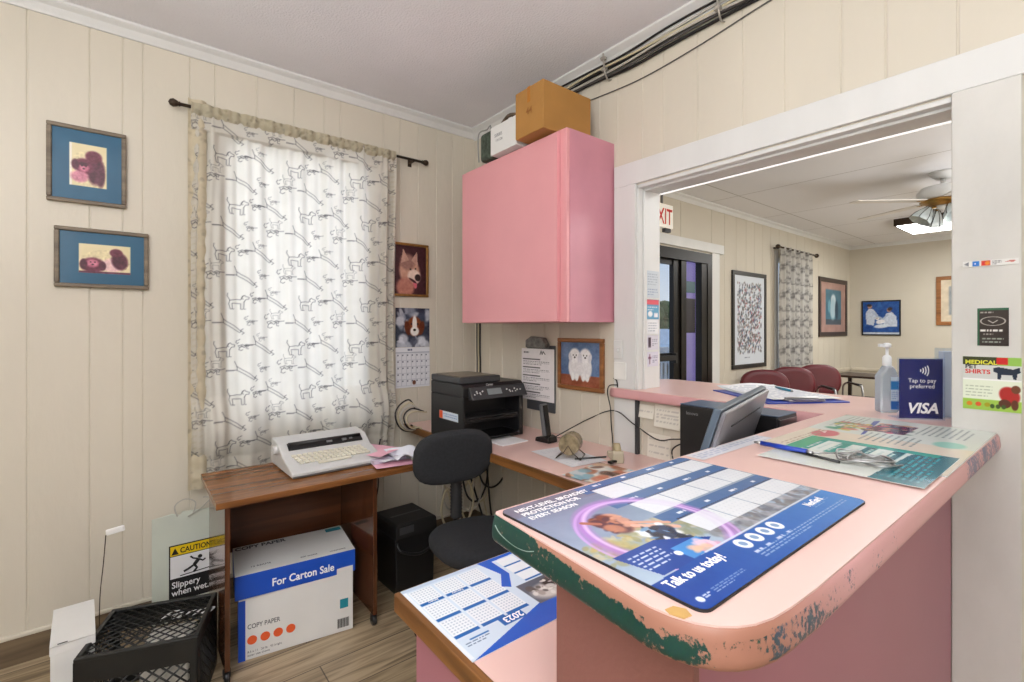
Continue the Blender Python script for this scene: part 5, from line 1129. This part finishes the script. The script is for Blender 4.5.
for nm, ax, s in (('front_side', 'x', -1), ('rear_side', 'x', 1), ('left_side', 'y', -1), ('right_side', 'y', 1)):
    q = MB(); L_, o_ = (w_, d_) if ax == 'x' else (d_, w_)
    def bb(a0, a1, z0, z1, dd=.006):
        if ax == 'x': q.bx(a0, a1, s*o_-(dd if s > 0 else 0), s*o_+(0 if s > 0 else dd), z0, z1)
        else: q.bx(s*o_-(dd if s > 0 else 0), s*o_+(0 if s > 0 else dd), a0, a1, z0, z1)
    top0 = .20 if ax == 'x' else .24
    bb(-L_, L_, top0, h_-.012); bb(-L_, L_, 0.001, .03); bb(-L_, -L_+.025, 0.03, top0); bb(L_-.025, L_, .03, top0)
    for k in range(-10, 11):
        for sg in (1, -1):
            seg = []
            for u in range(61):
                a = -L_+.02+(2*L_-.04)*u/60; z = .115+sg*a*.9+k*.036
                if .028 < z < top0+.003: seg.append((a, z))
            if len(seg) > 2:
                (a0, z0), (a1, z1) = seg[0], seg[-1]; yy = s*(o_-.003)
                q.tube([(a0, yy, z0), (a1, yy, z1)] if ax == 'x' else [(yy, a0, z0), (yy, a1, z1)], .0032, 5, False)
    q.build(nm, CR, t)
lettering(t, [('Farm', .085, .0, .03, 0, {'shear': .4, 'bold': .01})], [TWHITE], 'flat', .268, name='white_script')
t = thing('crate_papers', 'white lace like papers lying inside the black milk crate', 'papers', (.115, 2.20, 0), -.3)
q = MB(); q.bx(-.07, .08, -.06, .09, .001, .2); q.build('paper_pile', mat('pale_papers', hexc(214, 212, 204), .6, var=.3, scale=30), t, bevel=.01)
t = thing('white_box', 'narrow white cardboard box standing at the wall left of the milk crate', 'box', (-.145, 2.165, 0), math.radians(3))
q = MB(); q.bx(-.052, .058, 0, .28, .001, .305); q.build('carton_body', CARDW, t, bevel=.002)
q = MB(); q.bx(-.054, .06, -.002, .283, .3055, .309); q.bx(-.054, .06, -.002, .001, .28, .309); q.build('lid_flap', CARDW, t, bevel=.001)
q = MB(); q.bx(-.035, -.01, .004, .009, .3091, .3103); q.build('black_mark', INK, t)
t = thing('fly_swatter', 'thin dark wire stick with a white tip leaning behind the narrow white box', 'stick', (-.085, 2.50, 0))
q = MB(); q.tube([(0, 0, .002), (-.002, .03, .25), (.008, .09, .39), (.0144, .12, .488)], .0019, 6); q.build('wire_handle', BRONZE, t)
q = MB(); q.box((.045, .122, .500), (.062, .01, .026), Matrix.Rotation(-.12, 3, 'Y')); q.build('white_tip', mat('white_tip_plastic', hexc(250, 250, 248), .4), t, bevel=.008)
t = thing('caution_sign', 'grey folding floor sign with a yellow caution slippery when wet panel leaning on the wall', 'sign', (.22, 2.705, 0))
q = MB(); q.prism([(-.135, .0), (.135, 0), (.135, .46), (.12, .475), (.10, .50), (.08, .49), (-.02, .498), (-.03, .485), (-.06, .495), (-.135, .485)], 0, .004, 'Y'); q.build('sign_board', mat('grey_green_plastic', hexc(208, 214, 202), .4, var=.05), t, bevel=.0015)
q = MB(); q.tube([(-.04, -.004, .48), (-.05, -.006, .53), (-.01, -.008, .555), (.03, -.006, .53), (.02, -.004, .48)], .0028, 6); q.tube([(.0, -.004, .47), (.05, -.012, .50), (.09, -.014, .54), (.06, -.01, .55)], .0025, 6); q.build('wire_loop', CABLEW, t)
q = MB(); q.mi = 0; q.bx(-.072, .115, -.0024, -.0004, .09, .348); q.mi = 1; q.bx(-.067, .110, -.0034, -.0024, .300, .343); q.mi = 2; q.bx(-.067, .110, -.0034, -.0024, .195, .296); q.mi = 1
q.build('caution_panel', [INK, YEL, PAPER], t)
q = MB(); q.mi = 0
q.prism([(-.063, .305), (-.035, .305), (-.049, .335)], -.0044, -.0034, 'Y')
def limb(pts, r): q.tube([(x*.85, -.0040, z+.004) for x, z in pts], r, 6, False)
q.sph((.048, -.004, .272), .009, (1, .15, 1)); limb([(.052, .258), (.030, .235)], .008); limb([(.030, .235), (.042, .218), (.028, .202)], .005); limb([(.030, .235), (.002, .222), (-.018, .215)], .005); limb([(.048, .258), (.025, .266), (.012, .278)], .0038); limb([(.052, .256), (.07, .245), (.082, .252)], .0038)
limb([(-.035, .199), (.10, .206)], .0022); q.build('slipping_figure', INK, t)
lettering(t, [('CAUTION', .034, -.030, .309, 0, {'bold': .02, 'sx': .80}), ('Slippery', .040, -.062, .152, 1, {'bold': .015, 'sx': .86}), ('when wet.', .040, -.062, .116, 1, {'bold': .015, 'sx': .86})], [INK, TWHITE], off=.0046)

# ------------------------------------------------------------------ waiting room furniture & fixtures
def visitor_chair():
    t = thing('visitor_chair', '', 'chair', (0, 0, 0))
    o = pad(.52, .50, .09, BURG, 'seat', t, (0, 0, .45)); 
    o = pad(.52, .40, .08, BURG, 'backrest', t, (0, .27, .68), PI/2-.15)
    for sx in (-.28, .28):
        q = MB(); q.tube([(sx, -.22, .012), (sx, -.24, .3), (sx, -.22, .62), (sx, -.1, .66), (sx, .2, .65), (sx, .27, .5), (sx, .25, .012)], .013, 8); q.build('chrome_leg', STEEL, t)
        q = MB(); q.box((sx, -.02, .67), (.045, .28, .02)); q.build('armrest', BLACK, t, bevel=.006)
    q = MB(); q.tube([(-.28, .0, .40), (.28, .0, .40)], .012, 8, False); q.build('crossbar', STEEL, t)
    return t
vc = visitor_chair(); vc.location = (6.78, 2.22, 0); vc.rotation_euler = (0, 0, math.radians(-50)); vc['label'] = 'burgundy vinyl visitor chair nearest the waiting room corner, beside the side table'; vc['group'] = 'burgundy visitor chairs along the waiting room wall'
dup(vc, (6.10, 2.28, 0), math.radians(-50), 'burgundy visitor chair below the waiting room curtain, second from the side table')
dup(vc, (5.42, 2.30, 0), math.radians(-50), 'burgundy visitor chair under the black framed poster, farthest from the side table')
t = thing('side_table', 'dark wooden side table in the corner of the waiting room', 'table', (8.4, 2.3, 0))
q = MB(); q.bx(-.35, .35, -.3, .3, .64, .67); q.build('tabletop', FRAMED, t, bevel=.005); q = MB(); q.bx(-.3, .3, -.26, .26, .3, .32); q.build('shelf', FRAMED, t)
for sx in (-.3, .3):
    for sy in (-.25, .25): q = MB(); q.bx(sx-.022, sx+.022, sy-.022, sy+.022, 0, .64); q.build('leg', FRAMED, t)
# curtain + window
q = MB(); q.bx(VX0, VX0+.06, WL+.03, WL+.09, VZ0, VZ1); q.bx(VX1-.06, VX1, WL+.03, WL+.09, VZ0, VZ1); q.bx(VX0, VX1, WL+.03, WL+.09, VZ0, VZ0+.05); q.bx(VX0, VX1, WL+.03, WL+.09, VZ1-.05, VZ1)
wn2 = struct(q.build('window_2', WHITE)); q = MB(); q.bx(VX0+.06, VX1-.06, WL+.055, WL+.06, VZ0+.05, VZ1-.05); q.build('pane', GLASS, wn2)
q = MB(); q.bx(VX0-.08, VX0, WL-.015, WL, VZ0-.05, VZ1+.08); q.bx(VX1, VX1+.08, WL-.015, WL, VZ0-.05, VZ1+.08); q.build('casing', WHITE, wn2)
cvv = curtain_canvas(1.0, 1.8, .013, hexc(196, 193, 186), hexc(80, 78, 78), (.30, .18), .10, .010, .42)
t = thing('window_curtain', 'grey dog print curtain hanging at the waiting room window', 'curtain', (6.52, WL, .60))
sheet('curtain_panel', cvv, VEIL, t, (0, 0, 0), zf=lambda X, Z: -.09+.022*np.sin(X*42+np.sin(Z*2))+.006*np.sin(X*110))
t = thing('curtain_rod', 'dark curtain rod above the waiting room curtain', 'curtain rod', (6.46, WL, 2.385)); q = MB(); q.cyl((0, -.09, 0), (1.25, -.09, 0), .012); q.build('rod', BRONZE, t)
for xx in (-.01, 1.26): q = MB(); q.sph((xx, -.09, 0), .03); q.build('finial', BRONZE, t)
for xx in (.08, 1.17): q = MB(); q.bx(xx-.01, xx+.01, -.09, -.001, -.01, .01); q.build('bracket', BRONZE, t)

# exit sign
t = thing('exit_sign', 'white exit sign with red letters hanging above the glass door', 'sign', (3.85, 2.60, 2.38))
q = MB(); q.bx(-.17, .17, 0, .045, -.10, .12); q.build('sign_box', mat('sign_white', hexc(238, 232, 222), .4, emis=.25), t, bevel=.006)
q = MB(); q.cyl((.02, .022, .12), (.02, .022, .33), .012); q.bx(-.04, .08, -.0, .045, .315, .329); q.build('stem', MGREY, t)
q = MB(); q.bx(.05, .14, .005, .04, -.135, -.10); q.build('lamp_foot', DGREY, t)
lettering(t, [('EXIT', .205, 0, -.065, 0, {'al': 'CENTER', 'bold': .012, 'sx': .72})], [RED], off=.0015)

# glass entrance
DK = mat('bronze_door_metal', hexc(26, 23, 22), .35, .4)
q = MB(); q.bx(DX1-.09, DX1, WL-.02, WL+.1, 0, DZ1); q.bx(DX0, DX0+.08, WL-.02, WL+.1, 0, DZ1); q.bx(DX0+.08, DX1-.09, WL-.02, WL+.1, DZ1-.07, DZ1); q.bx(4.40, 4.49, WL-.01, WL+.08, 0, DZ1-.07)
dr = struct(q.build('door_1', DK), 'dark bronze framed glass entrance of the waiting room')
q = MB(); q.bx(DX0+.08, DX0+.17, WL+.02, WL+.06, .02, DZ1-.08); q.bx(4.29, 4.40, WL+.01, WL+.06, .02, DZ1-.08); q.bx(DX0+.17, 4.29, WL+.02, WL+.06, .02, .3); q.bx(DX0+.17, 4.29, WL+.02, WL+.06, DZ1-.16, DZ1-.08); q.bx(DX0+.17, 4.29, WL+.02, WL+.05, 1.02, 1.10); q.build('door_leaf', DK, dr)
q = MB(); q.bx(DX0+.1, 4.30, WL-.035, WL-.01, 1.03, 1.08); q.bx(4.26, 4.30, WL-.035, WL+.02, 1.0, 1.1); q.build('push_bar', BLACK, dr)
q = MB(); q.bx(DX0+.15, 4.24, WL+.036, WL+.044, .28, DZ1-.14); q.bx(4.40, DX1-.08, WL+.036, WL+.044, .1, DZ1-.06); q.build('pane', GLASS, dr)
q = MB(); q.bx(4.78, DX1-.085, WL-.012, WL+.06, 0, DZ1-.07); q.bx(4.42, 4.78, WL+.0, WL+.06, 0, .15); q.bx(3.1, 4.9, WL-.03, WL+.02, DZ1-.11, DZ1-.05); q.build('inner_stile', DK, dr)
q = MB(); q.bx(DX1, DX1+.16, WL-.02, WL, 0, DZ1+.02); q.bx(DX0-.14, DX0, WL-.02, WL, 0, DZ1+.02); q.bx(DX0-.14, DX1+.24, WL-.03, WL, DZ1+.02, DZ1+.12); q.build('casing', WHITE, dr, bevel=.004)
lt = lettering(dr, [('A', .12, 0, 0, 0), ('%', .08, .0, -.11, 0)], [INK], off=0, name='window_lettering'); lt.location = (4.03, WL+.034, 1.58)
q = MB(); q.bx(0, .22, 0, .004, 0, .12); pn = tag(q.build('window_notice', mat('dark_notice', hexc(70, 100, 110), .4)), 'small dark notice on the upper sidelight of the glass entrance', 'notice'); pn.location = (4.50, WL+.028, 1.72)
q = MB(); q.bx(0, .22, 0, .004, 0, .36); pn = tag(q.build('window_notice', mat('black_notice', hexc(40, 36, 46), .4)), 'tall black notice on the middle of the entrance sidelight', 'notice'); pn.location = (4.50, WL+.028, 1.30)

# ceiling fan
t = thing('ceiling_fan', 'white and brass ceiling fan with stained glass light shades in the waiting room', 'ceiling fan', (5.52, .93, CH), .15)
q = MB(); q.lathe((0, 0, 0), [(.001, -.06), (.05, -.06), (.09, -.02), (.10, 0), (.001, 0)], 24); q.cyl((0, 0, -.06), (0, 0, -.12), .018); q.build('canopy', WHITE, t)
q = MB(); q.lathe((0, 0, -.20), [(.001, .09), (.07, .09), (.15, .07), (.18, .03), (.18, -.02), (.14, -.04), (.001, -.04)], 32); q.build('motor', WHITE, t)
q = MB(); q.lathe((0, 0, -.26), [(.001, .02), (.15, .02), (.16, .01), (.12, -.01), (.08, -.03), (.001, -.03)], 32); q.build('brass_ring', BRASS, t)
for k in range(5):
    a = k*2*PI/5+2.25
    q = MB(); q.box((.455, 0, 0), (.57, .125, .008)); q.box((.735, 0, 0), (.03, .10, .008)); o = q.build('blade', mat('blade_white', hexc(224, 220, 214), .35), t, bevel=.003); o.location = (0, 0, -.245); o.rotation_euler = (-.06, 0, a)
    q = MB(); q.box((.155, 0, -.004), (.10, .035, .006)); b = q.build('blade_arm', BRASS, o)
for k in range(4):
    a = k*PI/2+.5; c, s_ = math.cos(a), math.sin(a)
    q = MB(); q.tube([(0, 0, -.29), (.06*c, .06*s_, -.30), (.10*c, .10*s_, -.31)], .008, 8); ar = q.build('lamp_arm', BRASS, t)
    q = MB(); q.lathe((0, 0, 0), [(.025, .0), (.05, -.04), (.075, -.09), (.085, -.13), (.083, -.13), (.07, -.09), (.045, -.04), (.02, -.002)], 8, smooth=False); o = q.build('glass_shade', mat('stained_glass', hexc(200, 210, 212), .2, var=.2, scale=12), ar); o.location = (.10*c, .10*s_, -.305); o.rotation_euler = (-.6*s_, .6*c, 0) if False else (s_*.6, -c*.6, 0)
    q = MB()
    for j in range(8): b_ = j*PI/4; q.tube([(.026*math.cos(b_), .026*math.sin(b_), 0), (.076*math.cos(b_), .076*math.sin(b_), -.09), (.086*math.cos(b_), .086*math.sin(b_), -.13)], .003, 5, False)
    o2 = q.build('leading', INK, ar); o2.location = o.location; o2.rotation_euler = o.rotation_euler
q = MB(); q.lathe((0, 0, -.285), [(.001, .02), (.05, .02), (.06, 0), (.04, -.03), (.001, -.04)], 20); q.build('light_hub', WHITE, t)
# fluorescent ceiling fixture
t = thing('ceiling_light', 'rectangular fluorescent light fixture on the waiting room ceiling behind the fan', 'ceiling light', (7.85, 1.12, CH))
q = MB(); q.bx(-.41, .41, -.60, .60, -.085, 0); q.build('housing', BRONZE, t, bevel=.004)
q = MB(); q.bx(-.385, .385, -.575, .575, -.093, -.0852); q.build('diffuser', mat('lit_diffuser', (1, 1, .98), .4, emis=7., var=0.), t, bevel=.003)

# ------------------------------------------------------------------ outdoors
q = MB(); q.bx(-12, 45, WL+.17, 60, -.35, -.1); struct(q.build('ground', mat('parking_lot', hexc(150, 148, 144), .8, var=.12, scale=2)))
q = MB(); q.bx(2.2, 9.2, WL+.17, 5.3, -.1, -.02); struct(q.build('porch_floor', mat('porch_boards', hexc(180, 172, 164), .7)))
q = MB(); q.bx(5.70, 5.9, WL+.17, 3.66, -.1, 2.7)
tag(q.build('porch_wall', mat('lilac_paint', hexc(206, 170, 232), .6, var=.05)), 'lilac painted porch wall outside the entrance sidelight', 'wall')
q = MB()
for x in np.arange(2.4, 9.0, .13): q.bx(x, x+.025, 5.15, 5.18, 0, .95)
q.bx(2.3, 9.0, 5.14, 5.2, .93, 1.0); q.bx(2.3, 9.0, 5.14, 5.19, .05, .1); tag(q.build('porch_railing', mat('white_railing', hexc(236, 236, 236), .5)), 'white porch railing outside the glass entrance', 'railing')
rr = random.Random(9)
for i, (x, y, h_) in enumerate(((17.5, 16, 2.3), (22, 16.0, 2.9), (27.5, 18.4, 3.2), (26, 24, 3.9))):
    t = thing('tree', ['first', 'second', 'third', 'last'][i]+' green tree from the left beyond the parking lot outside the entrance', 'tree', (x, y, -.1), 0, 'trees beyond the parking lot')
    q = MB()
    for k in range(22):
        a = rr.uniform(0, 6.28); r_ = rr.uniform(0, h_*.38); q.sph((r_*math.cos(a), r_*math.sin(a), h_*.32+rr.uniform(0, h_*.5)), h_*rr.uniform(.12, .2), seg=10)
    q.build('crown', mat('tree_foliage', hexc(84, 104, 66), .9, var=.4, scale=3, bump=.8, bscale=6), t); q = MB(); q.cyl((0, 0, 0), (0, 0, h_*.5), .16, .1, 10); q.build('trunk', FRAMED, t)
t = thing('parked_car', 'white car parked outside beyond the porch railing', 'car', (15.0, 9.9, -.1), .25)
q = MB(); q.prism([(-2.1, .35), (2.1, .35), (2.15, .8), (1.3, .92), (.8, 1.4), (-1.0, 1.42), (-1.7, .95), (-2.15, .85)], -.85, .85, 'Y'); q.build('body', mat('white_car_paint', hexc(226, 228, 232), .25), t, bevel=.06, seg=3)
q = MB(); q.prism([(1.12, .94), (.74, 1.33), (-.95, 1.35), (-1.5, .96)], -.87, .87, 'Y'); q.build('windows', BLACKG, t)
for x in (-1.3, 1.3):
    for y in (-.82, .82): q = MB(); q.cyl((x, y-.1, .33), (x, y+.1, .33), .33, .33, 24); q.build('wheel', BLACKM, t)

# ------------------------------------------------------------------ lights, sky, camera
def area(name, loc, size, power, rot, color=(1, 1, 1), sy=None):
    l = bpy.data.lights.new(name, 'AREA'); l.energy = power; l.size = size; l.color = color
    if sy: l.shape = 'RECTANGLE'; l.size_y = sy
    o = bpy.data.objects.new(name, l); COL.objects.link(o); o.location = loc; o.rotation_euler = rot; return o
def aim(o, tgt): o.rotation_euler = (Vector(tgt)-o.location).to_track_quat('-Z', 'Y').to_euler()
a = area('office_fill_light', (-.3, .4, 2.64), 1.1, 9, (0, 0, 0), (1, 1, 1))  # added fill under the office ceiling, not a fitted lamp
a = area('office_ceiling_fill', (-.85, -.1, 1.55), 1.0, 84, (PI, 0, 0), (.98, .99, 1))  # added unseen fill, lifts the office ceiling like bounced flash
a = area('waiting_room_ceiling_fill', (5.6, -1.5, 1.3), 1.8, 135, (PI, 0, 0), (1, 1, 1))  # added unseen fill aimed up to brighten the waiting room ceiling
a = area('office_front_fill', (-1.1, -1.2, 2.0), 1.5, 34, (0, 0, 0), (1, 1, 1)); aim(a, (1.0, 1.8, 1.1))  # added soft fill from behind the camera, like bounced flash
a = area('waiting_room_fill', (4.0, .2, 2.62), 1.2, 45, (0, 0, 0), (1, 1, .99), 1.8)  # added fill for the waiting room, no fixture hangs here
a = area('waiting_room_fixture_lamp', (7.8, .9, 2.58), .7, 40, (0, 0, 0), (1, 1, .99), 1.1)
a = area('daylight_window', ((WX0+WX1)/2, WL+.75, 1.6), 1.4, 38, (0, 0, 0), (.82, .89, 1.), 1.9); aim(a, ((WX0+WX1)/2, WL, 1.58))
w = bpy.data.worlds.new('sky'); bpy.context.scene.world = w; w.use_nodes = True
nt = w.node_tree; N = nt.nodes; L = nt.links; bg = N['Background']
tc = N.new('ShaderNodeTexCoord'); sx = N.new('ShaderNodeSeparateXYZ'); L.new(tc.outputs['Generated'], sx.inputs[0])
cr = N.new('ShaderNodeValToRGB'); cr.color_ramp.elements[0].position = .0; cr.color_ramp.elements[0].color = (.78, .86, .95, 1); cr.color_ramp.elements[1].position = .35; cr.color_ramp.elements[1].color = (.24, .47, .85, 1)
L.new(sx.outputs[2], cr.inputs[0])
nz = N.new('ShaderNodeTexNoise'); nz.inputs['Scale'].default_value = 3; nz.inputs['Detail'].default_value = 6; L.new(tc.outputs['Generated'], nz.inputs['Vector'])
c2 = N.new('ShaderNodeValToRGB'); c2.color_ramp.elements[0].position = .5; c2.color_ramp.elements[1].position = .66; L.new(nz.outputs['Fac'], c2.inputs[0])
mx = N.new('ShaderNodeMix'); mx.data_type = 'RGBA'; L.new(c2.outputs[0], mx.inputs[0]); L.new(cr.outputs[0], mx.inputs[6]); mx.inputs[7].default_value = (.95, .96, 1, 1)
L.new(mx.outputs[2], bg.inputs[0]); bg.inputs[1].default_value = 1.0
cam = bpy.data.cameras.new('camera'); co = bpy.data.objects.new('camera', cam); COL.objects.link(co)
cam.sensor_width = 36; cam.lens = 481.6/1024*36; cam.shift_y = (328-341)/1024.; cam.clip_start = .05
co.location = (0, 0, 1.35); co.rotation_euler = (PI/2, 0, math.radians(51.4)-PI/2)
sc = bpy.context.scene; sc.camera = co
sc.view_settings.view_transform = 'Standard'; sc.view_settings.look = 'None'; sc.view_settings.exposure = -.1; sc.view_settings.gamma = 1.
sc.cycles.max_bounces = 8; sc.cycles.diffuse_bounces = 4; sc.cycles.transparent_max_bounces = 12; sc.cycles.use_denoising = True
sc.cycles.sample_clamp_indirect = 8
